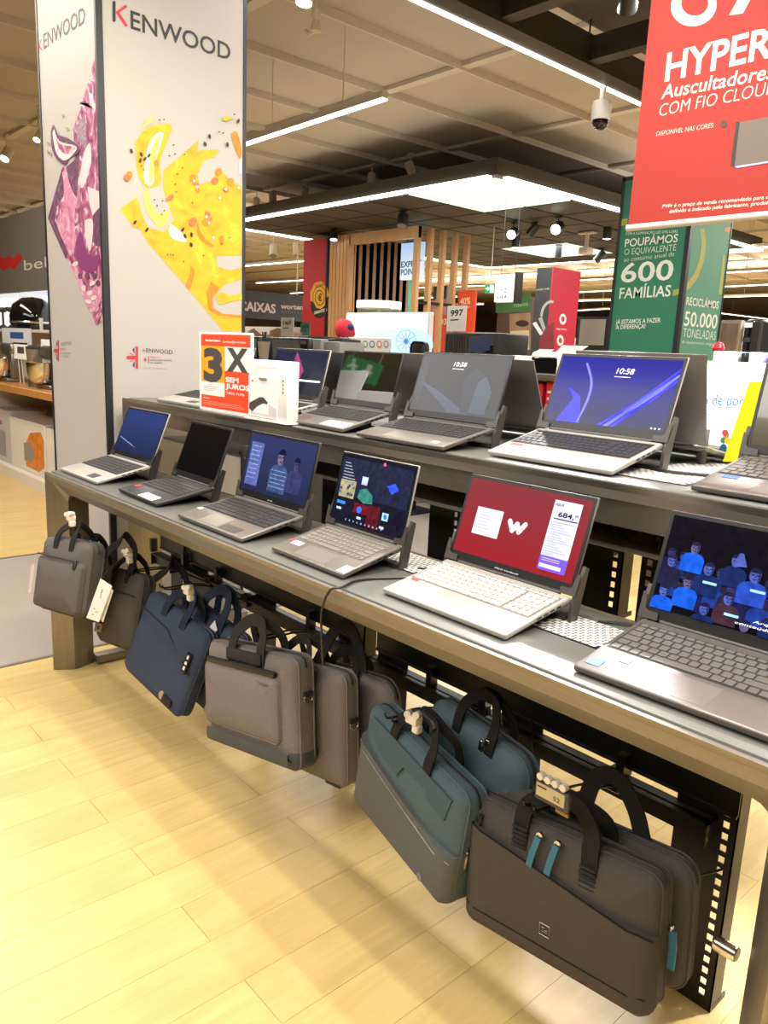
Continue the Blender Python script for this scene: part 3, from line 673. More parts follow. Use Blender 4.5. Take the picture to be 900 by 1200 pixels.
laps['U4'] = laptop('large pale silver laptop with a bright blue lock screen clock reading 10:58', -1.2408, 1.4597, -.0167, .3543, .207, .2426, .336, .2063, UPZ, LIGHTS, KEYB, WELLD, SILVER, True, False, (grad('u4_screen', '#5a5648', '#2626c0', .7, .12, 'z', .55), scr_U4), [(.66, .92, .05, .16, STICK_K), (.06, .16, .30, .35, STICK_R)], GU)
laps['U5'] = laptop('iron grey laptop with an olive-dark screen at the right end of the upper table', -.7042, 1.4411, .02, .365, .2371, .1886, .25, .22, UPZ, IRON, KEYG, WELLD, IRON, True, False, (mat('off_screen_olive', '#4a4636', .12, 0, coat=1.), ), [(.08, .16, .29, .37, STICK_B), (.17, .22, .29, .35, STICK_W)], GU)
# red webcam cover on the crowd laptop
b = MB(laps['F'][1]); b.lathe([(0, 0), (.0042, 0), (.0042, .001), (0, .001)], mat('red_cover', '#8f2030', .4), 12, (.186, .2035, .0005)); b.build('webcam_cover', laps['F'][0], True)
for k_, s in (('E', 'ASUS Vivobook'), ('C', 'acer'), ('U4', 'acer')):
    t_, Tl_, w_, h_ = laps[k_]; b = MB(Tl_); hw = .0075*len(s)*.30+.004
    text(b, s, (w_/2-hw, .010, .0006), (w_/2+hw, .010,   .0006), .0035, WHITE if k_ != 'U4' else INK, (0, 1, 0)); b.build('lettering', t_, True, smooth=False)
# rear row facing the other aisle
GR = 'laptops facing the other aisle'
for lab, x, y, w_, sa, sh_, sh_m, lid in [
    ('lid of the laptop back to back with the navy-screen laptop, seen from behind', -2.16, 2.03, .33, .30, .19, DARKS, DARKS),
    ('grey lid leaning back to back with the exit-sign mirroring laptop', -1.69, 1.99, .33, .30, .20, GREYS, GREYS),
    ('grey lid behind the dark lock screen laptop, seen as a slanted wedge', -1.325, 2.01, .35, .42, .205, GREYS, GREYS),
    ('grey lid standing right behind the bright blue lock screen laptop', -.865, 2.03, .36, .25, .225, GREYS, GREYS)]:
    laptop(lab, x, y, math.pi, w_, .20, .18, sa, sh_, UPZ, sh_m, KEYB, WELLD, lid, True, False, None, [], GR)

# -- security stands: two side arms with lipped clamps that grip the lid corners
STAND = mat('stand_black', '#2a2827', .42)
STANDG = mat('stand_grey', '#4a4642', .40, .2)
def stand(label, k_, x, y, yaw, w, d, tilt, sa, zt, m_, group, tall=.055):
    t = thing('laptop_stand', label, 'stand', (x, y, zt), group, (0, 0, yaw))
    hy, hz = d*math.cos(tilt), .014+d*math.sin(tilt)
    es = Vector((0, math.sin(sa), math.cos(sa))); ef = Vector((0, -math.cos(sa), math.sin(sa)))
    for sx, xx in ((1, w+.0015), (-1, -.0095)):
        a = MB()
        prof = [(hy-.012, 0.0), (hy+.012, 0.0), (hy+.022+math.sin(sa)*tall, hz+tall), (hy+.010+math.sin(sa)*tall, hz+tall+.006), (hy-.006, hz-.012)]
        a.poly([(xx, p, q) for p, q in prof], (.008, 0, 0), m_); arm = a.build('side_arm', t, True)
        c = MB(); Tl = frame_T(Vector((0, hy, hz)), Vector((1, 0, 0)), es, ef)
        c.T = Tl; u0 = w+.009 if sx > 0 else -.009
        L_ = -sx*.038
        pts = [(u0, .002), (u0+L_, .002), (u0+L_, .016)]+[(u0+L_*.45, .017), (u0+L_*.30, .021), (u0+L_*.20, .045), (u0, .05)]
        c.poly([(p, q, .0018) for p, q in pts], (0, 0, .0022), m_); c.build('corner_clamp', t, True)
    b = MB(); b.rbox(w*.2, w*.8, hy-.075, hy-.02, 0.0005, max(.02, (hz-.014)*.55), .006, m_); b.build('cradle', t, True)
    b = MB(); b.box(.004, w-.004, hy-.012, hy+.006, .001, .012, m_); b.build('cross_bar', t, True)
LS = dict(A=(-3.063, 1.057, .008, .3536, .2156, .203, .386), B=(-2.549, 1.074, -.025, .3009, .2054, .167, .366), C=(-2.078, 1.054, -.002, .3586, .2106, .191, .234), D=(-1.608, 1.074, -.014, .2969, .1861, .2295, .223), E=(-1.185, 1.079, -.005, .3441, .2047, .1785, .311), F=(-.684, 1.064, .03, .372, .2303, .150, .3086))
US = dict(U1=(-2.52, 1.452, -.01, .34, .2, .20, .25), U2=(-2.089, 1.4475, -.067, .3174, .1861, .2506, .232), U3=(-1.6845, 1.406, -.0065, .3449, .1978, .2047, .30), U4=(-1.2408, 1.4597, -.0167, .3543, .207, .2426, .336), U5=(-.7042, 1.4411, .02, .365, .2371, .1886, .25))
LAB = dict(A='the blue-screen laptop at far left', B='the black laptop with the off screen', C='the laptop showing a man', D='the tile-menu laptop', E='the red-screen laptop', F='the crowd-screen laptop', U1='the navy-screen laptop', U2='the exit-sign mirroring laptop', U3='the dark lock screen laptop', U4='the bright blue lock screen laptop', U5='the olive-dark laptop')
for k_, a in LS.items(): stand('black security stand gripping '+LAB[k_], k_, *a, LOW, STAND if k_ in 'AB' else STANDG, 'security stands')
for k_, a in US.items(): stand('dark security stand gripping '+LAB[k_], k_, *a, UPZ, STANDG, 'security stands')
# ------------------------------------------------------------------ bags
def fabric(name, col, amt=.10, bump=.35, rough=.85):
    return mat(name, col, rough, 0, noise=(260, amt), bump=(420, bump), spec=.25)
FB1 = fabric('charcoal_canvas', '#5b5653'); FB2 = fabric('brown_black_canvas', '#4f4a46'); FNV = fabric('navy_canvas', '#3b4559')
FGR = fabric('grey_brown_canvas', '#78716e', .14); FGD = fabric('slate_band', '#484b4d', .05, .1, .6); FTL = fabric('teal_grey_canvas', '#52636a'); FTP = fabric('taupe_grey_canvas', '#5f615f', .12); FBK = fabric('black_canvas', '#4d4945', .10)
WEB = fabric('black_webbing', '#201e1d', .1, .2); WEBG = fabric('dark_grey_webbing', '#2f2d2c', .1, .2); WEBN = fabric('navy_webbing', '#222a3a', .1, .2)
ZIP = mat('zip_black', '#1b1a1a', .5); LEATH = mat('tan_patch', '#a08e6c', .5); TEALP = mat('teal_cord', '#2f6f86', .6); METAL = mat('gunmetal', '#8d8a86', .3, 1.)
CLEAR = mat('clear_clip', '#d9d2c2', .15, 0, coat=.5)
def rrect(w, h, r, ins, n=5):
    r = max(r-ins, .004); x0, x1, z0, z1 = -w/2+ins, w/2-ins, ins, h-ins; out = []
    for cx, cz, a in ((x1-r, z1-r, 0), (x0+r, z1-r, 90), (x0+r, z0+r, 180), (x1-r, z0+r, 270)):
        for i in range(n+1): t = math.radians(a+90*i/n); out.append((cx+r*math.cos(t), cz+r*math.sin(t)))
    return out
def pillow(mb, w, h, t, r, m_, bf=.02, bb=.015, y0=0., z0=0., x0=0.):
    prof = [(min(w, h)*.40, -bf), (min(w, h)*.24, -bf*.9), (.035, -bf*.45), (.014, -bf*.05+.0), (.004, .008), (0, .018), (0, max(t-.018, .02)), (.004, t-.008), (.014, t+bb*.05), (.035, t+bb*.45), (min(w, h)*.24, t+bb*.9), (min(w, h)*.40, t+bb)]
    vs = []; n = 24
    for ins, y in prof:
        vs += [(x+x0, y+y0, z+z0) for x, z in rrect(w, h, r, ins)]
    fs = []
    for i in range(len(prof)-1):
        for k in range(n): j = (k+1) % n; fs.append([i*n+k, (i+1)*n+k, (i+1)*n+j, i*n+j])
    fs.append(list(range(n))); fs.append([(len(prof)-1)*n+n-1-k for k in range(n)])
    mb.add(vs, fs, m_)
def pocket(b, w, h, r, top, m_, y0=-.006, dp=.014, n=9):
    """front pocket filling the lower part of a bag up to the line top(x)"""
    def ring(ins, y):
        x0, x1 = -w/2+ins, w/2-ins; rr = max(r-ins, .004); out = [(x0, top(x0))]
        for cx, a in ((x0+rr, 180), (x1-rr, 270)):
            for i in range(6): t = math.radians(a+90*i/5); out.append((cx+rr*math.cos(t), ins+rr+rr*math.sin(t)))
        out += [(x1-(x1-x0)*i/n, top(x1-(x1-x0)*i/n)) for i in range(n+1)][:-1]
        return [(x, y, z) for x, z in out]
    rs = [ring(-.0012, y0+.018), ring(-.0008, y0), ring(.006, y0-dp*.5), ring(.03, y0-dp)]; k = len(rs[0]); vs = [p for q in rs for p in q]; fs = []
    for i in range(3):
        for j in range(k): jj = (j+1) % k; fs.append([i*k+j, i*k+jj, (i+1)*k+jj, (i+1)*k+j])
    fs.append([3*k+j for j in range(k)]); b.add(vs, fs, m_)
def bagmat(x, y, z, yaw, roll, lean, h):
    ex = Vector((math.cos(yaw), math.sin(yaw), 0)); ez = Vector((0, 0, 1)); en = ez.cross(ex)
    el = ez*math.cos(lean)+en*math.sin(lean)
    X = ex*math.cos(roll)+el*math.sin(roll); Z = el*math.cos(roll)-ex*math.sin(roll); Y = Z.cross(X)
    o = Vector((x, y, z))-Z*h/2
    return frame_T(o, X, Y, Z)
def outline(w, h, r, y, ins=0.): 
    p = [(x, y, z) for x, z in rrect(w, h, r, ins)]; return p+[p[0]]
def bag(label, pose, w, h, t, cloth, web, group='laptop bags hanging under the lower table', r=.035, handle=.07, hx=.06, zipper=True, grip=None, hw=.024, front=True, apex=0.):
    T = bagmat(*pose, h)
    o = thing('laptop_bag', label, 'bag', tuple(T.translation), group, matrix=T)
    b = MB(); pillow(b, w, h, t, r, cloth, .016 if t > .03 else .008, .012); b.build('body', o, True)
    b = MB(); b.tube(outline(w, h, r, .014, .0005), .0026, cloth, 6, False); b.build('front_piping', o, True)
    b = MB(); b.tube(outline(w, h, r, t-.014, .0005), .0026, cloth, 6, False); b.build('rear_piping', o, True)
    if zipper:
        b = MB(); ol = [(x, t*.5, z) for x, z in rrect(w, h, r, -.0006)]
        top = [p for p in ol if p[2] > h*.55]; top.sort(key=lambda p: math.atan2(p[2]-h*.5, p[0]))
        b.tube(top, .0035, ZIP, 6); b.build('zip', o, True)
    if handle:
        for nm, yf in (('handle', -.006), ('handle', t+.006)):
            ym = t*.5+(-.008 if yf < 0 else .008)
            pts = smooth([(-hx, yf, h-.055), (-hx, yf, h-.005), (-hx*.92, yf*.6+ym*.4, h+handle*.5), (-hx*.45+apex*.6, ym, h+handle*.93), (apex, ym, h+handle), (hx*.45+apex*.6, ym, h+handle*.93), (hx*.92, yf*.6+ym*.4, h+handle*.5), (hx, yf, h-.005), (hx, yf, h-.055)], 5)
            b = MB(); b.ribbon(pts, (0, 1, 0), hw, .004, web); ho = b.build(nm, o, True)
            if grip and yf < 0:
                b = MB(); b.tube(pts[14:27], .010, grip, 10); b.build('grip', ho, True)
    return o
def add(o, name, fn, label=None):
    b = MB(); fn(b); p = b.build(name, o, True)
    if label: p['label'] = label
    return p
def tpl(b, s, x0, x1, z, h, y, m_): text(b, s, (x0, y, z), (x1, y, z), h, m_)
def dring(b, x, y, z, s=.014, m_=METAL):
    pts = [(x, y+s*math.cos(a), z+s*.8*math.sin(a)) for a in [i*2*math.pi/12 for i in range(13)]]; b.tube(pts, .002, m_, 6, False); b.box(x-.004, x+.004, y-s, y+s, z+s*.5, z+s*.5+.012, WEBG)
# 1: charcoal bag in front of the left leg
o = bag('charcoal bag hanging leftmost, nearest the table end', (-2.68, .917, .529, .24, .05, .22), .275, .262, .075, FB1, WEB, handle=.055, hx=.045)
add(o, 'front_pocket', lambda b: pillow(b, .262, .185, .014, .022, FB1, .008, .0, -.020, .006))
add(o, 'pocket_zip', lambda b: b.tube([(-.125, -.020, .195), (.11, -.020, .195)], .0028, ZIP, 6))
add(o, 'zip_pull', lambda b: b.rbox(.088, .104, -.027, -.019, .165, .194, .003, ZIP, 1))
add(o, 'hang_tag', lambda b: b.box(-.139, -.120, -.030, -.028, .05, .155, mat('grey_tag', '#b9b2a6', .6)))
add(o, 'shoulder_strap', lambda b: b.ribbon(smooth([(.12, .07, .22), (.15, .10, .27), (.13, .14, .30), (.17, .16, .25), (.15, .17, .16)], 5), (0, 1, 0), .03, .004, WEB))
o = bag('black bag mostly hidden behind the leftmost charcoal bag', (-2.72, 1.005, .475, .22, .02, .22), .22, .25, .045, FB2, WEB, handle=.05, hx=.04)
# 2
o = bag('brown-black bag with the white swing tags', (-2.612, 1.085, .397, .05, .11, .26), .270, .270, .07, FB2, WEB, handle=.06, hx=.045)
add(o, 'seam', lambda b: b.tube([(-.125, -.012, .195), (0, -.0175, .195), (.125, -.012, .195)], .0022, ZIP, 6))
add(o, 'seam', lambda b: b.tube([(-.115, -.011, .03), (-.115, -.011, .19)], .0018, ZIP, 6))
add(o, 'logo_patch', lambda b: (b.box(-.098, -.06, -.0175, -.012, .035, .065, LEATH), b.box(-.088, -.072, -.018, -.017, .042, .056, ZIP)), 'small tan patch with dark mark')
ty = .885
q = [at_y(*v, ty) for v in [(118, 678), (131.5, 687), (116, 729), (101.5, 724)]]; q2 = [at_y(*v, ty+.008) for v in [(124, 686), (133, 692), (121, 729), (112, 722)]]
sw = thing('swing_tag', 'white swing tags hanging between the two leftmost bags', 'tag', tuple(q[0]))
b = MB(); b.poly(q, (0, -.001, 0), PAPER); b.build('front_tag', sw, smooth=False)
b = MB(); b.poly(q2, (0, -.001, 0), PAPER); b.build('rear_tag', sw, smooth=False)
b = MB(); P_ = lambda x, y: at_y(x, y, ty)+Vector((0, -.0015, 0)); text(b, 'IOM', P_(118.5, 701), P_(121, 691), .010, INK, P_(111, 699)-P_(119, 701), .01)
for (x, y) in ((110, 712), (108, 719), (113, 716)): b.poly([P_(x, y), P_(x+2.5, y+.8), P_(x+2, y+2.2), P_(x-.5, y+1.4)], (0, -.0003, 0), mat('tag_pink', '#c9a6a0', .6))
b.build('print', sw, smooth=False)
b = MB(); b.tube([q[0]+Vector((.004, 0, -.004)), at_y(126, 668, .93), at_y(142, 655, 1.05), at_y(150, 650, 1.10)], .0012, WEB, 5); b.build('string', sw)
add(o, 'shoulder_strap', lambda b: b.ribbon(smooth([(.10, .06, .25), (.14, .09, .30), (.10, .13, .33), (.16, .16, .28), (.17, .17, .18)], 5), (0, 1, 0), .03, .004, WEB))
# 3 navy
o = bag('navy bag with a vertical white logo tab and tan patch', (-2.29, 1.103, .331, .133, -.188, .30), .375, .298, .06, FNV, WEBN, handle=.065, hx=.055, hw=.032)
add(o, 'flap_seam', lambda b: b.tube([(-.18, -.010, .235), (0, -.0165, .232), (.175, -.010, .150)], .0022, WEBN, 6))
def navytab(b):
    b.box(.135, .160, -.0165, -.0095, .150, .215, BLK)
    for i in range(3): b.lathe([(0, 0), (.006, 0), (.006, .001), (0, .001)], PAPER, 10, (.1475, -.0165, .163+.019*i), (0, -1, 0)) if i == 1 else b.box(.143, .152, -.0175, -.0165, .158+.019*i, .170+.019*i, PAPER)
add(o, 'logo_tab', navytab, 'black tab with white marks')
add(o, 'corner_patch', lambda b: (b.box(.095, .145, -.0145, -.007, .018, .045, BLK), b.lathe([(0, 0), (.014, 0), (.014, .002), (0, .002)], LEATH, 16, (.088, -.012, .036), (0, -1, 0))), 'black patch with round tan badge')
add(o, 'price_tag', lambda b: b.poly([(.09, .066, .27), (.118, .066, .262), (.140, .066, .30), (.112, .066, .322)], (0, .001, 0), PAPER), 'white price tag')
o = bag('second navy bag behind the first, showing its corner patch', (-2.215, 1.20, .316, .10, -.16, .24), .375, .298, .055, FNV, WEBN, handle=.09, hx=.06, hw=.034)
add(o, 'corner_patch', lambda b: b.box(.12, .165, -.016, -.008, .012, .036, LEATH), 'tan patch')
# 4 grey-brown with slate band
o = bag('grey-brown briefcase bag with a slate bottom band, front of its stack', (-1.697, 1.069, .386, .067, .161, .079), .405, .300, .075, FGR, WEBG, handle=.075, hx=.065, hw=.034, r=.03)
add(o, 'front_pocket', lambda b: pillow(b, .345, .185, .012, .022, FGR, .006, 0, -.024, .064, -.015))
add(o, 'bottom_band', lambda b: pillow(b, .407, .072, .080, .028, FGD, .019, .012, -.001, -.001))
add(o, 'pocket_slot', lambda b: b.rbox(-.165, .145, -.026, -.012, .246, .262, .005, ZIP, 2), 'dark pocket opening')
add(o, 'handle_panel', lambda b: b.rbox(-.085, .075, -.016, -.006, .262, .297, .006, WEBG, 2), 'dark panel under the handle')
add(o, 'lettering', lambda b: tpl(b, 'Targus', .08, .128, .222, .010, -.0315, ZIP))
add(o, 'side_ring', lambda b: dring(b, .206, .04, .19), 'gunmetal D-ring')
o2 = bag('grey-brown bag second in the stack behind the slate-banded one', (-1.615, 1.175, .345, .06, .12, .05), .38, .31, .065, FGR, WEBG, handle=.06, hx=.05, r=.03)
add(o2, 'side_ring', lambda b: dring(b, .193, .035, .17), 'gunmetal D-ring')
add(o2, 'foot', lambda b: b.rbox(.10, .16, .01, .05, -.008, .004, .003, ZIP, 1))
add(o2, 'shoulder_strap', lambda b: b.ribbon(smooth([(.05, .03, .31), (.09, .06, .40), (.14, .07, .42), (.175, .075, .36), (.18, .08, .30)], 6), (0, 1, 0), .034, .004, WEB))
o3 = bag('smaller grey bag rearmost in the grey-brown stack', (-1.555, 1.30, .345, .06, .10, .0), .36, .25, .05, FGR, WEBG, handle=.05, hx=.05, r=.05)
add(o3, 'side_ring', lambda b: dring(b, .183, .03, .09), 'gunmetal D-ring'); add(o3, 'zip_pull', lambda b: b.rbox(.182, .190, .01, .02, .12, .17, .003, ZIP, 1))
# 5 teal
o = bag('teal-grey bag with a taupe lower pocket and stitched line', (-1.141, 1.140, .342, -.186, -.092, .048), .41, .275, .075, FTL, WEB, handle=.065, hx=.07, hw=.028, r=.03, grip=mat('black_leather_grip', '#262423', .45))
add(o, 'front_pocket', lambda b: pocket(b, .41, .275, .03, lambda x: .158-.16*x+.10*x*x, FTP, .006, .032), 'taupe lower pocket')
add(o, 'pocket_seam', lambda b: b.tube([(x, -.0272 if abs(x) < .17 else -.012, .143-.16*x+.10*x*x) for x in [-.2+.04*q for q in range(11)]], .0011, mat('pale_thread', '#9a968e', .7), 5))
add(o, 'upper_panel', lambda b: b.poly([(-.17, -.010, .235), (-.10, -.016, .20), (-.02, -.017, .19), (.0, -.016, .225), (.09, -.015, .225), (.10, -.014, .205), (.16, -.010, .195), (.17, -.006, .25), (-.16, -.006, .262)], (0, -.004, 0), fabric('teal_dark_canvas', '#485960')))
add(o, 'zip_pull', lambda b: (b.rbox(.198, .216, .028, .040, .135, .152, .003, ZIP, 1), b.rbox(.200, .210, .024, .034, .095, .14, .003, METAL, 1)))
add(o, 'logo_mark', lambda b: tpl(b, 'Targus', .055, .095, .134, .006, -.0285, LEATH))
add(o, 'corner_emblem', lambda b: b.lathe([(0, 0), (.009, 0), (.009, .001), (0, .001)], mat('emblem_grey', '#5f6a70', .4), 12, (.13, -.0275, .035), (0, -1, 0)))
o = bag('smaller teal-grey bag tucked behind the taupe-pocket bag', (-1.06, 1.262, .40, -.10, -.10, .03), .33, .24, .06, FTL, WEB, handle=.075, hx=.055, hw=.026, r=.05)
add(o, 'zip_pull', lambda b: (b.rbox(.04, .055, -.012, -.004, .225, .24, .002, METAL, 1), b.rbox(.028, .040, -.016, -.010, .205, .232, .002, METAL, 1)), 'metal zip pulls')
# 6 black
o = bag('large black bag with teal zip pulls at the near right', (-.737, 1.159, .317, .079, .056, .018), .416, .279, .065, FBK, WEB, handle=.06, hx=.075, hw=.034, r=.028)
TB = lambda x: .200-.165*x
add(o, 'front_pocket', lambda b: pocket(b, .416, .279, .028, TB, FBK, .006, .030))
add(o, 'pocket_hem', lambda b: b.tube([(x, -.0245 if abs(x) < .175 else -.010, TB(x)) for x in [-.205+.041*q for q in range(11)]], .0022, WEB, 6))
add(o, 'bottom_seam', lambda b: b.tube([(-.2, -.012, .048), (-.17, -.0243, .048), (.17, -.0243, .048), (.2, -.012, .048)], .0014, WEB, 6))
def logo_sq(b):
    p = [(-.012, -.0255, .075), (.010, -.0255, .075), (.010, -.0255, .099), (-.012, -.0255, .099), (-.012, -.0255, .075)]; b.tube(p, .0008, METAL, 5); b.tube([(-.007, -.0255, .083), (.005, -.0255, .083)], .0008, METAL, 5); b.tube([(-.007, -.0255, .091), (-.001, -.0255, .091), (-.001, -.0255, .087), (.005, -.0255, .087)], .0008, METAL, 5)
add(o, 'square_logo', logo_sq, 'thin grey square logo')
for xx in (-.075, .075):
    for q in range(5): add(o, 'strap_rib', lambda b: b.rbox(xx-.018, xx+.018, -.016, -.006, .222-(.0 if xx < 0 else .018)+q*.0095, .229-(.0 if xx < 0 else .018)+q*.0095, .003, WEBG, 1))
for xx in (-.035, .005):
    add(o, 'zip_pull', lambda b: (b.lathe([(0, -.004), (.007, -.003), (.008, 0), (.007, .003), (0, .004)], CHROME, 10, (xx+.006, -.012, .268), (0, -1, 0)), b.ribbon([(xx+.006, -.018, .266), (xx-.001, -.024, .235), (xx-.007, -.026, .205)], (0, 1, 0), .013, .004, TEALP)), 'teal cord zip pull')
add(o, 'side_zip_pull', lambda b: (b.lathe([(0, -.004), (.006, -.003), (.007, 0), (.006, .003), (0, .004)], CHROME, 10, (.213, .05, .165), (1, 0, 0)), b.ribbon([(.216, .05, .16), (.219, .05, .13), (.217, .05, .085)], (0, 1, 0), .013, .005, TEALP)), 'teal cord zip pull')
add(o, 'strap_loop', lambda b: dring(b, -.17, -.005, .235, .010, WEBG))
o = bag('black bag behind the large black one, only its edge showing', (-.725, 1.25, .315, .079, .045, .0), .420, .27, .05, FBK, WEB, handle=0, r=.04)
add(o, 'shoulder_strap', lambda b: b.ribbon(smooth([(-.02, .02, .30), (.0, .02, .36), (.04, .03, .37), (.08, .03, .32), (.10, .03, .26)], 6), (0, 1, 0), .034, .005, WEB))
# ------------------------------------------------------------------ hooks, clips, labels at the rail
def hook(label, x, zr, y_tip, ztip, dxt=0.):
    t = thing('display_hook', label, 'hook', (x, 1.45, zr), 'hooks on the hanging rails')
    b = MB(); b.rbox(x-.022, x+.022, 1.440, 1.4545, zr-.03, zr+.012, .003, BLACK, 1); b.rbox(x-.022, x+.022, 1.440, 1.49, zr+.001, zr+.012, .002, BLACK, 1); b.build('clamp', t)
    for dx in (-.012, .012):
        b = MB(); b.tube(smooth([(x+dx, 1.442, zr-.01), (x+dx+dxt*.4, (1.442+y_tip)/2, ztip-.012), (x+dx+dxt, y_tip+.02, ztip), (x+dx+dxt, y_tip, ztip+.018)], 5), .003, BLACK, 7); b.build('wire', t)
hook('black hook holding the large black bag', -.80, .445, 1.14, .485)
hook('black hook holding the teal-grey bags', -1.21, .445, 1.14, .505)
hook('black hook holding the grey-brown stack', -1.73, .445, 1.12, .55)
hook('black hook holding the navy bags', -2.33, .445, 1.12, .535)
hook('black hook holding the leftmost dark bags', -2.60, .445, 1.13, .53)
def clip(label, x, y, z):
    t = thing('security_clip', label, 'clip', (x, y, z), 'clear clips on bag handles')
    b = MB(); b.rbox(x-.018, x+.018, y-.012, y+.012, z-.010, z+.012, .004, CLEAR, 2); b.build('body', t)
    for s in (-1, 1): b = MB(); b.lathe([(0, -.012), (.008, -.011), (.009, 0), (.008, .011), (0, .012)], CLEAR, 12, (x+.014*s, y-.004, z+.014+.004*s), (.4, -.8, .2)); b.build('drum', t)
    b = MB(); b.rbox(x+.002, x+.022, y-.010, y+.010, z-.028, z-.008, .003, CLEAR, 1); b.build('tongue', t)
for lab, px, py, y in [('clear clip at the handle of the leftmost charcoal bag', 83, 607, .95), ('clear clip on the handle of the brown-black bag', 150, 650, 1.10), ('clear clip on the navy bag handle', 221, 693, 1.12), ('clear clip on the teal-grey bag handle', 485, 843, 1.15)]:
    p = at_y(px, py, y); clip(lab, *p)
p = at_y(648, 930, 1.13)
t = thing('price_label', 'electronic shelf label clipped to the large black bag handle', 'label', tuple(p))
x, y, z = p
b = MB(); b.rbox(x-.038, x+.038, y-.006, y+.006, z-.024, z+.016, .003, DGREY, 1); b.build('case', t)
b = MB(); b.box(x-.033, x+.030, y-.0068, y-.006, z-.014, z+.012, mat('label_display', '#b9ab84', .4)); so = b.build('display', t)
b = MB(); text(b, '52', (x+.006, y-.0074, z-.008), (x+.021, y-.0074, z-.008), .009, INK, bold=.01); b.box(x-.031, x-.010, y-.0074, y-.0070, z+.004, z+.007, INK); b.build('lettering', so)
b = MB(); b.rbox(x-.034, x+.030, y-.006, y+.010, z+.016, z+.027, .004, CLEAR, 1)
for k_ in range(4): b.lathe([(0, -.007), (.007, -.006), (.008, 0), (.007, .006), (0, .007)], CLEAR, 10, (x-.026+.017*k_, y-.004, z+.026), (0, -1, 0))
b.build('clear_holder', t)
b = MB(); b.box(x+.006, x+.034, y+.004, y+.007, z-.036, z-.022, mat('cardboard_slip', '#8d7440', .7)); b.build('card_slip', t)
# cables
def cable(label, pts, r=.0028, m_=BLK):
    b = MB(); b.tube(smooth(pts, 6), r, m_, 7); o = b.build('cable'); tag(o, label, 'cable'); return o
cable('black cable draped over the table lip between the tile-menu and red-screen laptops', [(-1.18, 1.30, .838), (-1.28, 1.12, .838), (-1.262, 1.03, .839), (-1.275, 1.008, .832), (-1.30, 1.006, .78), (-1.315, 1.02, .70), (-1.36, 1.06, .62)])
cable('thin black cable hanging behind the teal-grey bags', [(-1.05, 1.47, .50), (-1.02, 1.45, .42), (-1.0, 1.44, .40), (-1.02, 1.42, .35), (-1.05, 1.42, .33)])
cable('black cable running from the large black bag to the right upright', [(-.66, 1.38, .36), (-.60, 1.42, .33), (-.57, 1.46, .335), (-.555, 1.487, .34)])
cable('black cable lying behind the red-screen laptop', [(-.80, 1.32, .838), (-.72, 1.36, .84), (-.60, 1.355, .84), (-.52, 1.37, .84)])
cable('black cable curling on the table right of the tile-menu laptop', [(-1.28, 1.28, .838), (-1.22, 1.33, .838), (-1.14, 1.32, .838), (-1.10, 1.36, .84)])
cable('black cable hanging from the upper table behind the black laptop', [(-2.52, 1.44, 1.0), (-2.53, 1.43, .93), (-2.51, 1.42, .87), (-2.50, 1.38, .84)])
cable('black cable slanting behind the man-on-screen laptop', [(-2.36, 1.44, .98), (-2.28, 1.42, .93), (-2.20, 1.41, .89), (-2.12, 1.39, .87)])
cable('black cable hanging right of the tile-menu laptop under the upper table', [(-1.225, 1.5, 1.0), (-1.225, 1.48, .9), (-1.23, 1.47, .75), (-1.22, 1.46, .6)])
cable('coiled black cable beside the dark lock screen laptop', [(-1.36, 1.60, 1.111), (-1.30, 1.57, 1.111), (-1.27, 1.61, 1.111), (-1.31, 1.65, 1.111), (-1.35, 1.62, 1.114)])
cable('pair of flat black straps on the perforated upper tabletop', [(-.95, 1.66, 1.112), (-.85, 1.63, 1.112), (-.78, 1.66, 1.112), (-.70, 1.70, 1.112)], .005)
# ------------------------------------------------------------------ tall advertising column beside the tables
POSTER = mat('banner_fabric', '#aca7a0', .7, noise=(2, .015)); EDGE = mat('column_edge', '#1d1f22', .45)
def zz(px_, py_, tgt='x', v=-3.32, off=.003):
    p = at_x(px_, py_, v) if tgt == 'x' else at_y(px_, py_, v)
    return p+Vector((off, 0, 0)) if tgt == 'x' else p+Vector((0, -off, 0))
KX, KY0, KY1, KX0 = -3.32, 1.362, 2.045, -3.99
col = thing('advertising_column', 'tall white column with yellow and magenta food prints behind the table end', 'column', ((KX+KX0)/2, (KY0+KY1)/2, 0))
b = MB(); b.box(KX0+.01, KX-.01, KY0+.01, KY1-.01, 0, 3.86, mat('column_core', '#8c867c', .7)); b.build('core', col, smooth=False)
b = MB(); b.box(KX-.01, KX, KY0+.022, KY1-.012, .02, 3.85, POSTER); pr_ = b.build('banner', col, smooth=False); pr_['label'] = 'white banner face with a yellow fruit print'
b = MB(); b.box(KX0+.012, KX-.012, KY0, KY0+.01, .02, 3.85, POSTER); pl_ = b.build('banner', col, smooth=False); pl_['label'] = 'white banner face with a magenta print'
for (x0, x1, y0, y1) in [(KX-.014, KX+.004, KY0-.004, KY0+.024), (KX-.012, KX+.004, KY1-.012, KY1+.004), (KX0-.004, KX0+.012, KY0-.004, KY0+.012), (KX0-.004, KX0+.012, KY1-.012, KY1+.004)]:
    b = MB(); b.box(x0, x1, y0, y1, 0, 3.87, EDGE); b.build('corner_profile', col, smooth=False)
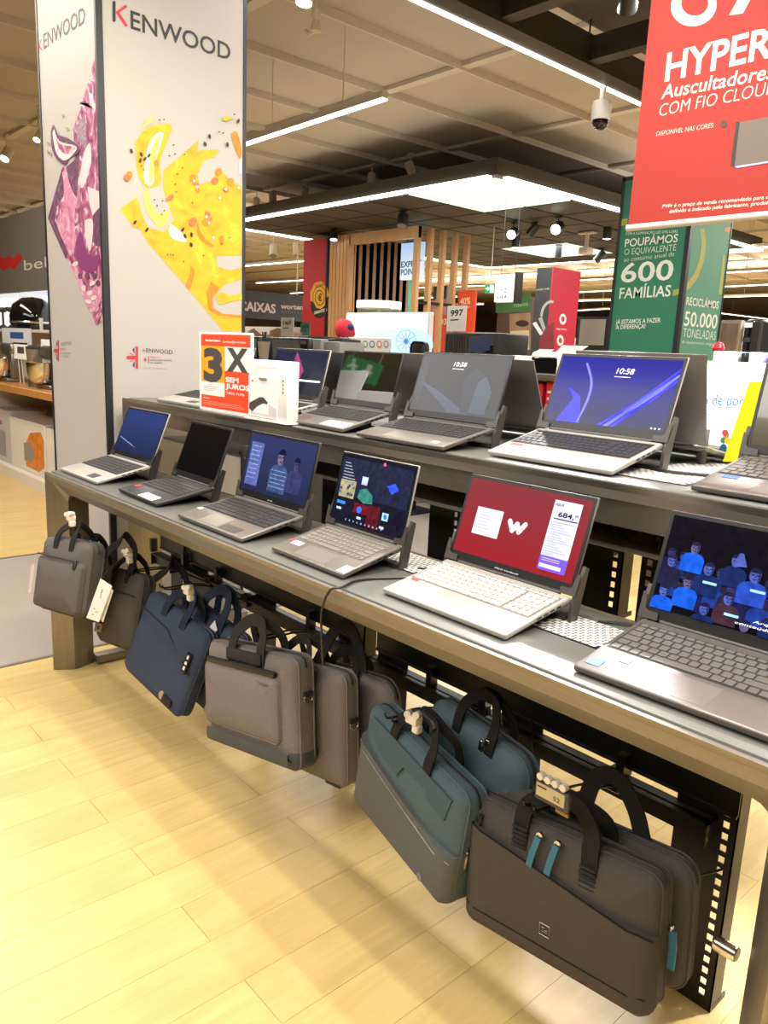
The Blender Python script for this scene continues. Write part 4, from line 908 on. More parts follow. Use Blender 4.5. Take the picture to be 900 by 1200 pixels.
def mottle(name, cols, scale, dist=2.):
    m = mat(name, cols[0], .65); nt = m.node_tree; b = nt.nodes['Principled BSDF']
    tc = nt.nodes.new('ShaderNodeTexCoord'); n = nt.nodes.new('ShaderNodeTexNoise'); n.inputs['Scale'].default_value = scale; n.inputs['Detail'].default_value = 5; n.inputs['Distortion'].default_value = dist
    nt.links.new(tc.outputs['Object'], n.inputs['Vector']); cr = nt.nodes.new('ShaderNodeValToRGB'); el = cr.color_ramp.elements
    while len(el) < len(cols): el.new(.5)
    for i, c_ in enumerate(cols): el[i].position = .28+.44*i/(len(cols)-1); el[i].color = rgb(c_)
    nt.links.new(n.outputs['Fac'], cr.inputs[0]); nt.links.new(cr.outputs[0], b.inputs['Base Color']); return m
YEL = mottle('print_yellow', ['#c98a10', '#dba012', '#dca514', '#e3bd38'], 7); YEL2 = mat('print_pale_yellow', '#e6c558', .65); ORG = mat('print_orange', '#d07a1c', .65, noise=(30, .25)); CRM = mat('print_cream', '#e3dcc8', .65); SEED = mat('print_seed', '#2c2620', .6); RST = mat('print_rust', '#b8683c', .65, noise=(60, .4))
MAG = mottle('print_magenta', ['#3f2038', '#6a2f54', '#98486e', '#ac5f86', '#d0bcc0', '#7a3056'], 9, 3.); PUR = mottle('print_dark_plum', ['#3a2034', '#54304a', '#6a3a58', '#8a5a78'], 18); PNK = mottle('print_pink', ['#a5567e', '#bd7394', '#c88aa4', '#d8bcc4'], 10, 3.); PWH = mat('print_pale_pink', '#d9c2c4', .65, noise=(25, .12))
def line(ax, v, parent, *a, **k):
    f = Flat(ax, v); f.text(*a, **k); return fin(f, 'lettering', parent)
class Flat:
    """flat print shapes laid on a plane of the scene, given by their outline in the photograph's frame"""
    def __init__(s, ax, v, sx=1., sy=1., ox=0., oy=0.): s.ax, s.v, s.sx, s.sy, s.ox, s.oy = ax, v, sx, sy, ox, oy; s.b = MB(); s.n = .0008
    def pt(s, p, off=None):
        return zz(s.ox+p[0]/s.sx, s.oy+p[1]/s.sy, s.ax, s.v, s.n if off is None else off)
    def poly(s, pts, m_, rnd=False):
        s.n += .00012
        if rnd: pts = smooth([(p[0], p[1], 0) for p in list(pts)+[pts[0]]], 4)[:-1]
        s.b.poly([s.pt(p) for p in pts], (.00005, 0, 0) if s.ax == 'x' else (0, -.00005, 0), m_)
    def dot(s, x, y, rx, ry, m_, rot=0.): s.poly(ellipse(x, y, rx, ry, 9, rot=rot), m_)
    def stroke(s, a, b_, r, m_): s.poly([(p[0], p[1]) for p in capsule(a, b_, r)], m_)
    def text(s, st, a, b_, m_, hpx=None, bold=0., shear=0., top=None):
        s.n += .00012
        p0, p1 = s.pt(a), s.pt(b_); t = s.pt(top or (a[0], a[1]-hpx)); up = Vector((0, 0, 1))
        text(s.b, st, p0, p1, (t-p0).length, m_, up, bold, shear)
k = 4.2875
f = Flat('x', KX, k, k, 130, 120)
f.poly([(45, 535), (130, 475), (165, 590), (190, 632), (265, 648), (318, 590), (262, 440), (262, 342), (440, 190), (432, 250), (545, 240), (520, 275), (470, 290), (435, 360), (445, 415), (500, 395), (545, 330), (600, 395), (655, 420), (655, 768), (530, 772), (535, 825), (600, 845), (655, 830), (655, 890), (570, 915), (510, 985), (515, 1035), (560, 1062), (655, 1068), (655, 1150), (565, 1150), (390, 940), (180, 700), (150, 640), (112, 628)], YEL)
f.poly([(120, 205), (165, 140), (225, 112), (290, 108), (304, 130), (285, 190), (245, 300), (250, 400), (200, 430), (160, 415), (130, 340)], YEL, True)
f.poly([(175, 260), (200, 190), (240, 150), (262, 165), (235, 260), (215, 330), (215, 400), (190, 420), (165, 380)], CRM, True)
f.poly([(192, 270), (222, 185), (245, 170), (230, 260), (205, 390), (190, 400)], YEL2, True)
f.poly([(160, 440), (185, 440), (200, 500), (240, 560), (290, 540), (285, 590), (250, 630), (215, 600), (175, 540)], YEL2, True)
f.poly([(300, 610), (350, 650), (380, 700), (320, 690), (290, 655)], CRM, True)
f.poly([(450, 560), (440, 620), (470, 680), (520, 722), (500, 725), (450, 690), (430, 630)], ORG, True); f.poly([(400, 820), (420, 850), (400, 930), (385, 938), (375, 915), (395, 870)], ORG, True)
f.poly([(405, 250), (470, 240), (545, 240), (500, 262), (430, 285), (395, 340), (388, 300)], YEL, True)
f.poly([(500, 900), (480, 960), (490, 1040), (540, 1070), (655, 1085), (655, 1070), (560, 1062), (515, 1035), (510, 985), (545, 930)], ORG)
f.poly([(530, 965), (560, 955), (600, 970), (655, 962), (655, 990), (600, 1000), (560, 1015), (535, 1005)], YEL, True)
f.poly([(600, 160), (625, 145), (640, 170), (655, 240), (650, 285), (625, 240)], ORG, True); f.poly([(655, 270), (655, 360), (640, 355), (645, 300)], CRM)
for x, y in [(425, 410), (435, 440), (408, 380), (485, 560), (490, 590), (480, 600), (410, 600), (540, 350), (600, 400), (575, 440), (555, 690), (295, 480), (225, 305), (520, 395), (90, 365), (80, 380)]:
    f.dot(x, y, 17 if y % 3 else 24, 12 if x % 2 else 20, RST if x % 3 else ORG, (x*7 % 30)/10)
for x, y in [(415, 395), (430, 425), (478, 575), (490, 605), (575, 437), (545, 480), (512, 680), (640, 430)]: f.dot(x, y, 6, 8, CRM)
for x, y in [(150, 262), (145, 292), (168, 285), (188, 268), (100, 245), (118, 603), (178, 640), (358, 640), (370, 672), (402, 665), (400, 715), (492, 172), (470, 210), (582, 213), (636, 95)]: f.dot(x, y, 7, 13, SEED, (x % 10)/8-.4)
for x, y in [(160, 340), (150, 320), (330, 360), (320, 412), (325, 450), (405, 505), (255, 495), (228, 520), (250, 565), (215, 490), (310, 215), (318, 260), (290, 270), (540, 150), (560, 155), (240, 90), (262, 88), (615, 62), (355, 330), (365, 262), (460, 770), (280, 765), (295, 765), (308, 768), (360, 800), (550, 712), (590, 680), (262, 545)]: f.dot(x, y, 4, 4, SEED)
f.poly([(150, 135), (180, 88), (205, 75), (205, 92), (175, 115)], YEL2, True); f.poly([(560, 72), (580, 72), (640, 90), (600, 85), (575, 95), (560, 90)], YEL, True)
f.b.build('fruit_print', pr_, True, smooth=False).location = -Vector((0, 0, 0))
def fin(fl_, name, parent, label=None):
    o = fl_.b.build(name, parent, smooth=False)
    if label: o['label'] = label
    return o
o = bpy.data.objects['fruit_print']
KRED = mat('brand_red', '#b8343a', .6)
f = Flat('x', KX)
f.stroke((133.5, 3), (133.5, 24), 1.9, INK); f.stroke((147, 7.5), (137.5, 14.5), 1.8, KRED); f.stroke((137.5, 14.5), (147.5, 29.5), 1.8, KRED)
f.text('ENWOOD', (153, 33), (270, 71), INK, top=(153, 11), bold=.012)
fin(f, 'lettering', pr_, 'black brand lettering with a red K')
def union(f, x0, y0, s, m=1.):
    BLU = mat('flag_blue', '#2b3a78', .6); 
    P = lambda u, v: (x0+u*s*m, y0+v*s+.0)
    f.poly([P(.22, -.5), P(.36, -.68), P(.36, -.22)], BLU); f.poly([P(.22, .5), P(.36, .68), P(.36, .22)], BLU)
    f.poly([P(-.20, 0), P(-.08, -.12), P(.42, -.12), P(.42, -.72), P(.60, -.72), P(.60, .72), P(.42, .72), P(.42, .12), P(-.08, .12)], KRED)
    f.poly([P(.02, -.26), P(.06, -.31), P(.30, -.18), P(.26, -.16)], KRED); f.poly([P(.02, .26), P(.06, .31), P(.30, .18), P(.26, .16)], KRED)
f = Flat('x', KX); union(f, 151, 419, 18.)
f.text('K', (167.5, 412.2), (170.3, 412.7), KRED, 4); f.text('ENWOOD', (171.2, 412.8), (202, 415), INK, 5)
f.text('+1', (168, 425), (174.5, 425.4), KRED, 8, .02); f.text('MARCA Nº1', (176, 419.5), (188, 419.8), KRED, 2); f.text('MUNDIAL EM ROBOTS DE COZINHA', (176, 422.8), (201, 423.2), INK, 1.8); f.text('NO MUNDO', (176, 425.8), (190, 426), INK, 1.8); f.text('fonte estudo de mercado independente', (168, 431.5), (196, 432.5), mat('print_grey', '#8d8880', .6), 1.6)
fin(f, 'flag_emblem', pr_, 'half Union flag emblem with small lettering')
k = 3.5294
f = Flat('y', KY0, k, k, 35, 60)
f.poly([(75, 690), (135, 480), (190, 470), (180, 320), (210, 240), (268, 30), (290, 400), (300, 690), (300, 1120), (275, 1135), (250, 1060)], MAG)
f.poly([(75, 690), (135, 480), (150, 520), (140, 600), (110, 650), (105, 700), (160, 830), (150, 860)], PUR)
f.poly([(135, 500), (165, 490), (190, 600), (185, 700), (190, 800), (160, 820), (120, 740), (115, 690), (145, 640)], PNK, True)
f.poly([(150, 480), (190, 440), (185, 380), (205, 420), (200, 520), (195, 600), (170, 560)], PUR, True)
f.poly([(205, 215), (240, 215), (268, 250), (262, 240), (230, 205)], PUR)
f.poly([(195, 320), (205, 285), (230, 290), (235, 400), (215, 380), (200, 370)], mat('print_plum_grey', '#8a7680', .65, noise=(90, .5)), True)
f.poly([(245, 170), (262, 180), (272, 250), (250, 215)], PWH); f.poly([(225, 420), (250, 380), (255, 460), (225, 560), (205, 540)], PWH, True)
f.poly([(240, 560), (290, 580), (298, 700), (262, 680), (250, 640)], PWH); f.poly([(262, 680), (298, 650), (300, 790), (270, 800), (258, 740)], PUR, True)
f.poly([(212, 740), (190, 800), (200, 880), (240, 915), (280, 900), (290, 840), (262, 850), (240, 830), (225, 790)], mat('print_purple', '#7a2a66', .65), True)
f.poly([(228, 700), (262, 700), (258, 800), (248, 825), (232, 770)], PWH, True)
f.poly([(170, 880), (200, 900), (235, 990), (262, 980), (296, 940), (298, 1020), (270, 1075), (240, 1060)], PNK, True)
for x, y in [(190, 880), (210, 930), (225, 980), (250, 1000), (262, 960), (240, 930), (270, 930), (285, 960), (245, 1035), (268, 1020)]: f.dot(x, y, 9, 14, PWH if (x+y) % 3 else PUR, x % 3)
f.poly([(262, 1095), (300, 1060), (300, 1085), (280, 1130)], MAG)
f.poly([(90, 330), (102, 305), (120, 345), (160, 360), (200, 390), (205, 420), (165, 445), (150, 470), (120, 455), (105, 430), (92, 390)], PUR, True)
f.poly([(97, 340), (105, 325), (125, 372), (195, 395), (180, 430), (150, 452), (125, 440), (108, 405)], PWH, True); f.poly([(110, 350), (130, 385), (190, 398), (165, 425), (140, 420), (120, 395)], MAG, True)
for x, y in [(150, 395), (165, 410), (155, 382), (80, 380), (78, 415), (140, 265), (158, 320), (90, 425)]: f.dot(x, y, 4, 7, mat('print_olive', '#8f8a50', .6), x % 3)
fin(f, 'plum_print', pl_, 'magenta and plum print in a kite outline')
f = Flat('y', KY0); f.text('K', (45.5, 62), (50, 58.5), KRED, top=(45, 48)); f.text('ENWOOD', (51.5, 57.5), (100, 26.5), mat('print_ink_soft', '#4a4644', .6), top=(51, 39), bold=.008)
fin(f, 'lettering', pl_)
f = Flat('y', KY0); union(f, 64.5, 411, 17., .45)
f.text('KENWOOD', (72, 405), (84, 403.4), mat('print_grey', '#8d8880', .6), 4); f.text('MARCA Nº1', (71, 410), (78, 409.5), KRED, 2); f.text('EM ROBOTS', (71, 415), (83, 414.6), mat('print_grey', '#8d8880', .6), 2); f.text('NO MUNDO', (71, 418.5), (80, 418.4), mat('print_grey', '#8d8880', .6), 2)
fin(f, 'flag_emblem', pl_)

# ------------------------------------------------------------------ cards on the upper table
OR_ = mat('card_orange_red', '#ea4a28', .5); AMB = mat('card_amber', '#f0a812', .5)
y_ = 1.432
p = [at_y(*q, y_) for q in [(233.5, 387.5), (296.5, 392), (293, 474), (234, 476)]]
t = thing('promotion_card', 'orange and red card reading 3X SEM JUROS standing on the upper table', 'card', (p[3].x, y_, 1.1075))
xa, xb, zt_ = p[0].x, p[1].x, (p[0].z+p[1].z)/2
b = MB(); b.rbox(xa, xb, y_, y_+.004, 1.109, zt_, .0015, PAPER, 1); b.box(xa+.02, xb-.02, y_, y_+.014, 1.108, 1.111, PAPER); cb = b.build('card_holder', t)
def cr_(b, u0, u1, v0, v1, m_, n): b.box(xa+u0*(xb-xa), xa+u1*(xb-xa), y_-n, y_-n+.0003, 1.109+v0*(zt_-1.109), 1.109+v1*(zt_-1.109), m_)
def ct_(b, s, u0, u1, v, h, m_, n, bold=0.): text(b, s, (xa+u0*(xb-xa), y_-n, 1.109+v*(zt_-1.109)), (xa+u1*(xb-xa), y_-n, 1.109+v*(zt_-1.109)), h*(zt_-1.109), m_, bold=bold)
G3 = mat('card_grey', '#4c474b', .5)
b = MB(); cr_(b, .04, .96, .83, .975, OR_, .0005); cr_(b, .04, .50, .375, .83, AMB, .0005); cr_(b, .50, .96, .04, .53, OR_, .0005); cr_(b, .04, .96, .04, .20, OR_, .0006)
ct_(b, '3', .09, .46, .40, .40, G3, .0010, .05); ct_(b, 'X', .54, .92, .545, .27, G3, .0010, .05)
ct_(b, 'SEM', .52, .76, .395, .062, PAPER, .0010, .04); ct_(b, 'JUROS', .52, .95, .315, .062, PAPER, .0010, .04); ct_(b, 'TAEG 15,9%', .53, .86, .245, .03, PAPER, .0010, .01)
ct_(b, 'worten', .12, .42, .885, .03, PAPER, .0010, .04); ct_(b, 'cartão@worten', .46, .88, .875, .03, PAPER, .0010, .0)
for i in range(3): cr_(b, .09, .40-.05*i, .31-.025*i, .314-.025*i, mat('print_grey', '#8d8880', .6), .0010)
for i in range(3): cr_(b, .08, .80+.04*i, .115-.02*i, .121-.02*i, mat('card_pale_red', '#f4a08c', .5), .0010)
cr_(b, .08, .20, .155, .162, PAPER, .0010)
b.build('print', cb, smooth=False)
y2 = 1.405
pa, pb = at_y(291, 487, y2), at_y(336, 490, y2); pt_ = at_y(293, 421, y2).z
t = thing('leaflet_box', 'white leaflet box with a dark phone picture in front of the promotion card', 'display box', (pa.x, y2, 1.1075))
xa2, xb2 = pa.x, pb.x
b = MB(); b.rbox(xa2-.016, xb2+.008, y2-.010, y2+.075, 1.1085, 1.116, .006, WHITE, 2); b.build('base', t)
b = MB(); b.rbox(xa2, xb2, y2, y2+.045, 1.116, pt_, .003, WHITE, 2); bx_ = b.build('box', t)
wd, ht = xb2-xa2, pt_-1.116
b = MB(); b.box(xa2+.03*wd, xa2+.78*wd, y2-.004, y2, 1.122, 1.116+.72*ht, PAPER); lf = b.build('leaflet', t)
L_ = lambda u, v: (xa2+u*wd, y2-.0045, 1.116+v*ht)
b = MB(); b.poly([L_(.05, .15), L_(.06, .25), L_(.34, .37), L_(.44, .37), L_(.54, .30), L_(.54, .26), L_(.42, .27), L_(.26, .20), L_(.14, .10)], (0, -.0002, 0), mat('phone_grey', '#4b4248', .5))
b.poly([L_(.57, .06), L_(.57, .27), L_(.77, .20), L_(.77, .06)], (0, -.0002, 0), mat('pale_lilac', '#d9d1d8', .5)); b.poly([L_(.10, .06), L_(.10, .10), L_(.57, .08), L_(.57, .06)], (0, -.0002, 0), mat('pale_lilac', '#d9d1d8', .5))
b.poly([L_(.12, .62), L_(.12, .65), L_(.16, .65), L_(.16, .62)], (0, -.0002, 0), REDP); b.build('phone_picture', lf, smooth=False)
b = MB(); text(b, 'Guia para escolher', (xa2+.22*wd, y2-.001, 1.116+.87*ht), (xa2+.75*wd, y2-.001, 1.116+.87*ht), .004, mat('print_grey', '#8d8880', .6))
for i, c_ in enumerate(['#4a4a58', '#5a5a68', '#c84860', '#5a4a68']): b.lathe([(0, 0), (.0035, 0), (.0035, .0006), (0, .0006)], mat('icon%s' % c_[1:], c_, .5), 10, (xa2+.90*wd, y2-.0002, 1.116+(.68-.065*i)*ht), (0, -1, 0))
b.rbox(xa2+.33*wd, xa2+.52*wd, y2-.009, y2-.004, 1.116+.66*ht, 1.116+.71*ht, .002, mat('clip_grey', '#8a8480', .3), 1); b.build('print', bx_)
# white screen with teal words and a yellow band at the right
t0 = at_y(817, 425, 2.06); tr = at_y(897, 427, 2.06); bl = at_y(822, 530, 2.06)
xa3, zb3, zt3 = -1.09, 1.14, t0.z
t = thing('display_monitor', 'bright white monitor with teal words and a yellow flap at the upper table', 'monitor', (-.9, 2.07, 1.1075))
b = MB(); b.rbox(xa3-.01, -.62, 2.06, 2.085, zb3-.012, zt3+.006, .004, mat('beige_bezel', '#cbc3b0', .5), 1); b.build('housing', t)
b = MB(); b.box(xa3, -.63, 2.0585, 2.060, zb3, zt3, em('white_screen', '#fbfcff', 1.15)); ms = b.build('screen', t, smooth=False)
b = MB(); b.box(-1.0, -.8, 2.045, 2.095, 1.108, 1.114, DGREY); b.box(-.92, -.86, 2.07, 2.08, 1.114, 1.2, DGREY); b.build('foot', t)
f = Flat('y', 2.0585); TEAL = em('teal_letters', '#2a9aa0', .55); BLUE = em('blue_letters', '#2a6aa4', .5)
line('y', 2.0585, ms, 'po de por', (817, 474), (871, 476), BLUE, 13); line('y', 2.0585, ms, 'ook', (817, 487), (834, 489), TEAL, 9)
for x, y, c_ in [(851, 510, '#d8722a'), (848, 516, '#3f7a50'), (853, 517, '#c8a030'), (848, 524, '#2a4a5a'), (846, 528, '#20506a'), (850, 507, '#a8484a')]: f.dot(x, y, 4, 4, em('toy'+c_[1:], c_, .6))
fin(f, 'toy_picture', ms)
q = [at_y(*v, 1.90) for v in [(847, 541), (878, 448), (895, 447), (872, 541)]]
b = MB(); b.poly(q, (0, .003, 0), mat('yellow_card', '#f4e414', .45)); b.build('yellow_flap', t, smooth=False)['label'] = 'slanted bright yellow flap'
b = MB(); b.rbox(-.905, -.885, 1.86, 1.885, 1.1085, 1.20, .005, STANDG, 1); o = b.build('security_post'); tag(o, 'dark upright security post between the blue laptop and the white monitor', 'post')
# ------------------------------------------------------------------ ceiling fixtures
def strip(label, p0, p1, wd=.05, hh=.05, housing=HOUSING, up=.0, group=None, led=LED, wires=True):
    """suspended LED strip from p0 to p1 (underside centre line)"""
    p0, p1 = Vector(p0), Vector(p1); d = (p1-p0).normalized(); s = Vector((-d.y, d.x, 0))*wd/2; u = Vector((0, 0, 1))
    c = (p0+p1)/2; t = thing('strip_light', label, 'light', tuple(c), group)
    def bar(z0, z1, k):
        b = MB(); q = [p0-s*k, p1-s*k, p1+s*k, p0+s*k]; b.poly([v+u*z0 for v in q], (0, 0, z1-z0), housing if z0 > .01 else led); return b
    bar(.012, .012+hh, 1.).build('housing', t, smooth=False); bar(0, .0118, .84).build('diffuser', t, smooth=False)
    if wires:
        n = max(2, min(6, int((p1-p0).length/1.5)))
        for i in range(n):
            q = p0+(p1-p0)*((i+.5)/n); b = MB(); b.tube([q+u*(.012+hh), Vector((q.x, q.y, 3.9))], .004, HOUSING, 5); b.build('hanger_wire', t)
    return t
def spot(label, px, py, z, aim, housing, group, r=.045, L=.15, top=None, lit=True):
    """cylinder spotlight whose lit face shows at the given place of the photograph"""
    p = at_z(px, py, z); a = Vector(aim).normalized(); top = top or 3.86
    t = thing('spotlight', label, 'spotlight', tuple(p), group)
    b = MB(); b.lathe([(r*.8, -L), (r, -L+.01), (r, .0), (r*.92, .002), (r*.9, -.004), (0, -.004)], housing, 20, p, a); b.build('barrel', t)
    b = MB(); b.lathe([(0, 0), (r*.88, 0), (r*.88, .002), (0, .002)], LEDW if lit else mat('lamp_off', '#6b6560', .4), 18, p, a); b.build('lamp_face', t)
    m_ = p-a*L*.6; b = MB(); b.tube([m_, m_+Vector((.0, .0, .06)), Vector((m_.x, m_.y, top))], .008, housing, 6); b.rbox(m_.x-.05, m_.x+.05, m_.y-.015, m_.y+.015, top-.02, top, .004, housing, 1); b.build('bracket', t)
    return t
# canopy of dark tiles with lit panels and an LED border
CX0, CX1, CY0, CY1, CZ = -11.55, -5.76, 6.62, 13.2, 3.2
DARKT = mat('dark_canopy_tile', '#37332e', .6, noise=(1.5, .08)); DARKF = mat('dark_canopy_frame', '#37332e', .5)
LITP = mat('lit_ceiling_panel', '#d2f2e6', .6, emit=.85)
can = thing('ceiling_canopy', 'dark suspended canopy of square tiles with lit panels and an LED border', 'canopy', ((CX0+CX1)/2, (CY0+CY1)/2, CZ))
b = MB(); b.box(CX0, CX1, CY0, CY1, CZ+.03, CZ+.2, DARKF); b.build('frame', can, smooth=False)
nx, ny = 8, 9; tw, tl = (CX1-CX0-.2)/nx, (CY1-CY0-.2)/ny
lit = {(0, 0), (0, 1), (1, 0), (1, 1), (4, 4), (4, 5), (5, 4), (5, 5)}
for i in range(nx):
    for j in range(ny):
        x1 = CX1-.1-i*tw; y0 = CY0+.1+j*tl
        L_ = (i in (0, 1) and j in (0, 1)) or (i in (3, 4) and j in (6, 7))
        b = MB(); b.box(x1-tw+.02, x1-.02, y0+.02, y0+tl-.02, CZ+.006, CZ+.032, LITP if L_ else DARKT); b.build('light_panel' if L_ else 'tile', can, smooth=False)
for p0, p1 in [((CX0, CY0), (CX1-.1, CY0)), ((CX1, CY0+.15), (CX1, CY1)), ((CX0, CY0), (CX0, CY1)), ((CX0, CY1), (CX1, CY1))]:
    d = Vector((p1[0]-p0[0], p1[1]-p0[1], 0)).normalized(); s = Vector((-d.y, d.x, 0))*.035
    b = MB(); q0, q1 = Vector((*p0, CZ)), Vector((*p1, CZ)); b.poly([q0-s, q1-s, q1+s, q0+s], (0, 0, .03), LED); b.build('border_strip', can, smooth=False)
# dark open grid over the right, edged with an LED strip
gr = thing('ceiling_grid', 'dark open ceiling grid at the top right edged by a long LED strip', 'ceiling grid', (-1.3, 3.6, 3.2))
GD = mat('dark_grid_beam', '#35322d', .5); GP = mat('dark_grid_infill', '#57504a', .85, noise=(6, .12))
GX = -3.365
b = MB(); b.box(GX, GX+.14, .6, 5.7, 3.2, 3.38, GD); b.build('edge_beam', gr, smooth=False)
for py_, px_ in ((25, 573), (72, 680), (0, 590)):
    y_ = at_z(px_, py_, 3.25).y
for y_ in (at_z(573, 25, 3.25).y, at_z(680, 72, 3.25).y, 1.5, 5.6):
    b = MB(); b.box(GX+.14, 1.5, y_-.05, y_+.05, 3.22, 3.36, GD); b.build('cross_beam', gr, smooth=False)
for x_ in (-2.1, -.8): b = MB(); b.box(x_-.05, x_+.05, .6, 5.7, 3.23, 3.36, GD); b.build('long_beam', gr, smooth=False)
b = MB(); b.box(GX+.02, 1.5, .6, 5.7, 3.5, 3.52, GP); b.build('infill', gr, smooth=False)
b = MB(); b.box(GX-.04, GX, .6, 5.45, 3.195, 3.225, LED); b.build('led_strip', gr, smooth=False)
for x_ in (GX+.07, -.8):
    for y_ in (1.2, 4.6): b = MB(); b.tube([(x_, y_, 3.38), (x_, y_, 3.9)], .006, GD, 5); b.build('hanger', gr)
# strips
strip('single suspended LED strip left of centre, right of the tall column', at_z(284, 171, 3.2), at_z(451, 117, 3.2), .06)
GS = 'rows of LED strips in the far ceiling'
def far_strip(label, a, b_, z=3.2): strip(label, at_z(*a, z), at_z(*b_, z), .09, .05, HOUSING, 0, GS, LED, True)
far_strip('far LED strip nearest above the red column, left of it', (287, 312), (366, 305.5))
far_strip('far LED strip second below the canopy, left of the red column', (301, 332), (366, 328))
far_strip('short far LED strip just above the dark checkout sign', (341, 344), (364, 342.7))
far_strip('far LED strip seen through the slatted portal, upper', (455, 339.3), (502, 337))
far_strip('far LED strip right of the portal, upper', (522, 336.7), (567, 335))
far_strip('far LED strip through the portal, lower', (462, 350.7), (535, 348.3))
far_strip('far LED strip behind the orange sale banner', (520, 358), (566, 356.7))
far_strip('far LED strip right of the black and red column, highest', (676, 328.8), (720, 326.7))
far_strip('far LED strip right of the black and red column, second', (676, 342.8), (720, 340.7))
far_strip('far LED strip right of the black and red column, third', (672, 353), (718, 352))
far_strip('far LED strip right of the black and red column, lowest', (672, 364.5), (718, 362))
far_strip('far LED strip right of the green column, highest', (850, 293.5), (960, 286))
far_strip('far LED strip right of the green column, second', (848, 320), (960, 314))
far_strip('far LED strip right of the green column, third', (846, 336.5), (960, 331))
far_strip('far LED strip right of the green column, fourth', (845, 348.5), (960, 345))
far_strip('slanting far LED strip low at the right edge', (842, 367), (899, 374))
far_strip('short LED fitting under the red banner at the right', (857, 278), (888, 288), 3.4)
far_strip('slanting far LED strip left of the red column under the canopy', (284, 268.5), (366, 283), 3.3)
far_strip('slanting far LED strip seen through the portal toward the lit sign', (437, 295), (566, 313.5), 3.25)
# spotlights
SG = 'white ceiling spotlights'; SB = 'black canopy spotlights'
spot('white spotlight at the left edge left of the tall column', 5, 186, 3.55, (.35, -.5, -.8), HOUSING, SG, .06, .17)
spot('white bulb-like spotlight at the top edge right of the tall column', 356, 3, 3.2, (.1, -.2, -1), HOUSING, SG, .05, .12)
spot('unlit white spotlight, rightmost of the ceiling row over the canopy edge', 484, 205, 3.6, (.3, .3, -.9), HOUSING, SG, .06, .17, None, False)
spot('lit white spotlight second from right in the row over the canopy edge', 435, 216, 3.6, (.1, -.1, -1), HOUSING, SG, .055, .15)
spot('white spotlight third from right in the row over the canopy edge', 356, 232, 3.6, (-.5, .2, -.8), HOUSING, SG, .06, .17, None, False)
spot('white spotlight fourth from right in the row over the canopy edge', 320, 238, 3.6, (.4, -.2, -.8), HOUSING, SG, .06, .17, None, False)
spot('white spotlight nearest the tall column in the row over the canopy edge', 301, 243, 3.6, (.4, -.2, -.8), HOUSING, SG, .06, .17, None, False)
spot('white spotlight over the kitchen wall nearest the tall column', 41, 262, 3.6, (.5, -.5, -.7), HOUSING, SG, .06, .17, None, False)
spot('white spotlight over the kitchen wall, left one', 21, 263, 3.6, (.1, -.1, -1), HOUSING, SG, .055, .15, None, False)
spot('small lit spotlight dot at the left side of the tall column', 43, 164, 3.5, (.4, -.5, -.8), HOUSING, SG, .04, .12)
spot('white spotlight under the far ceiling left of the red column, right one', 348, 299, 3.3, (.1, 0, -1), HOUSING, SG, .09, .25, None, False)
spot('white spotlight under the far ceiling left of the red column, left one', 320, 300, 3.3, (.4, -.3, -.9), HOUSING, SG, .09, .25, None, False)
spot('black canopy spotlight left, lit face beside the lit panel', 599, 275, 3.02, (.35, -.8, -.35), DHOUSING, SB, .07, .18, 3.2)
spot('black canopy spotlight second, pointing left', 620, 276, 3.02, (-.5, -.3, -.8), DHOUSING, SB, .06, .18, 3.2, False)
spot('black canopy spotlight with the brightest lit face', 651, 269, 3.02, (.3, -.85, -.35), DHOUSING, SB, .075, .18, 3.2)
spot('black canopy spotlight hanging straight down below the left one', 604, 290, 3.0, (0, 0, -1), DHOUSING, SB, .06, .2, 3.2)
spot('black canopy spotlight in front of the second lit panel', 654, 302, 3.0, (0, 0, -1), DHOUSING, SB, .06, .24, 3.2, False)
spot('black canopy spotlight angled at the end of the second lit panel', 698, 306, 3.0, (-.6, -.2, -.7), DHOUSING, SB, .06, .2, 3.2)
spot('black canopy spotlight left of the green column', 711, 280, 3.05, (0, 0, -1), DHOUSING, SB, .06, .2, 3.2)
spot('black canopy spotlight above the red column of the portal', 391, 281, 3.03, (.2, -.2, -1), DHOUSING, SB, .06, .14, 3.2)
spot('black canopy spotlight above the portal beam', 471, 265, 3.0, (.2, -.3, -.9), DHOUSING, SB, .075, .17, 3.2, False)
spot('black spotlight with a white face inside the dark grid at the top', 735, 12, 3.15, (-.5, .7, -.6), DHOUSING, SB, .05, .16, 3.4)
# dome camera, sensor, projector pole
p = at_x(707, 105, -3.385); cx_, cy_ = -3.385, p.y
t = thing('security_camera', 'white dome security camera hanging from the LED-edged grid', 'camera', (cx_, cy_, 3.2))
b = MB(); b.lathe([(.022, 0), (.022, .09), (.03, .095)], WHITE, 14, (cx_, cy_, 3.11)); b.build('stem', t)
b = MB(); b.lathe([(.063, 0), (.066, .005), (.068, .10), (.06, .122), (.03, .13), (0, .13)], WHITE, 24, (cx_, cy_, 2.985)); b.build('body', t)
b = MB(); b.lathe([(0, -.062), (.025, -.057), (.045, -.042), (.056, -.02), (.060, .0)], GLASSB, 24, (cx_, cy_, 2.985)); b.build('dome', t)
p = at_z(370, 24, 3.3); t = thing('ceiling_sensor', 'small cream sensor dangling from the ceiling near the top', 'sensor', tuple(p))
b = MB(); b.lathe([(0, -.07), (.035, -.06), (.03, -.02), (.02, 0), (.03, .03), (.02, .06), (0, .065)], mat('cream_plastic', '#d8cdb2', .4), 16, p); b.build('body', t)
b = MB(); b.tube([p+Vector((0, 0, .06)), Vector((p.x, p.y, 3.86))], .005, HOUSING, 5); b.build('cord', t)
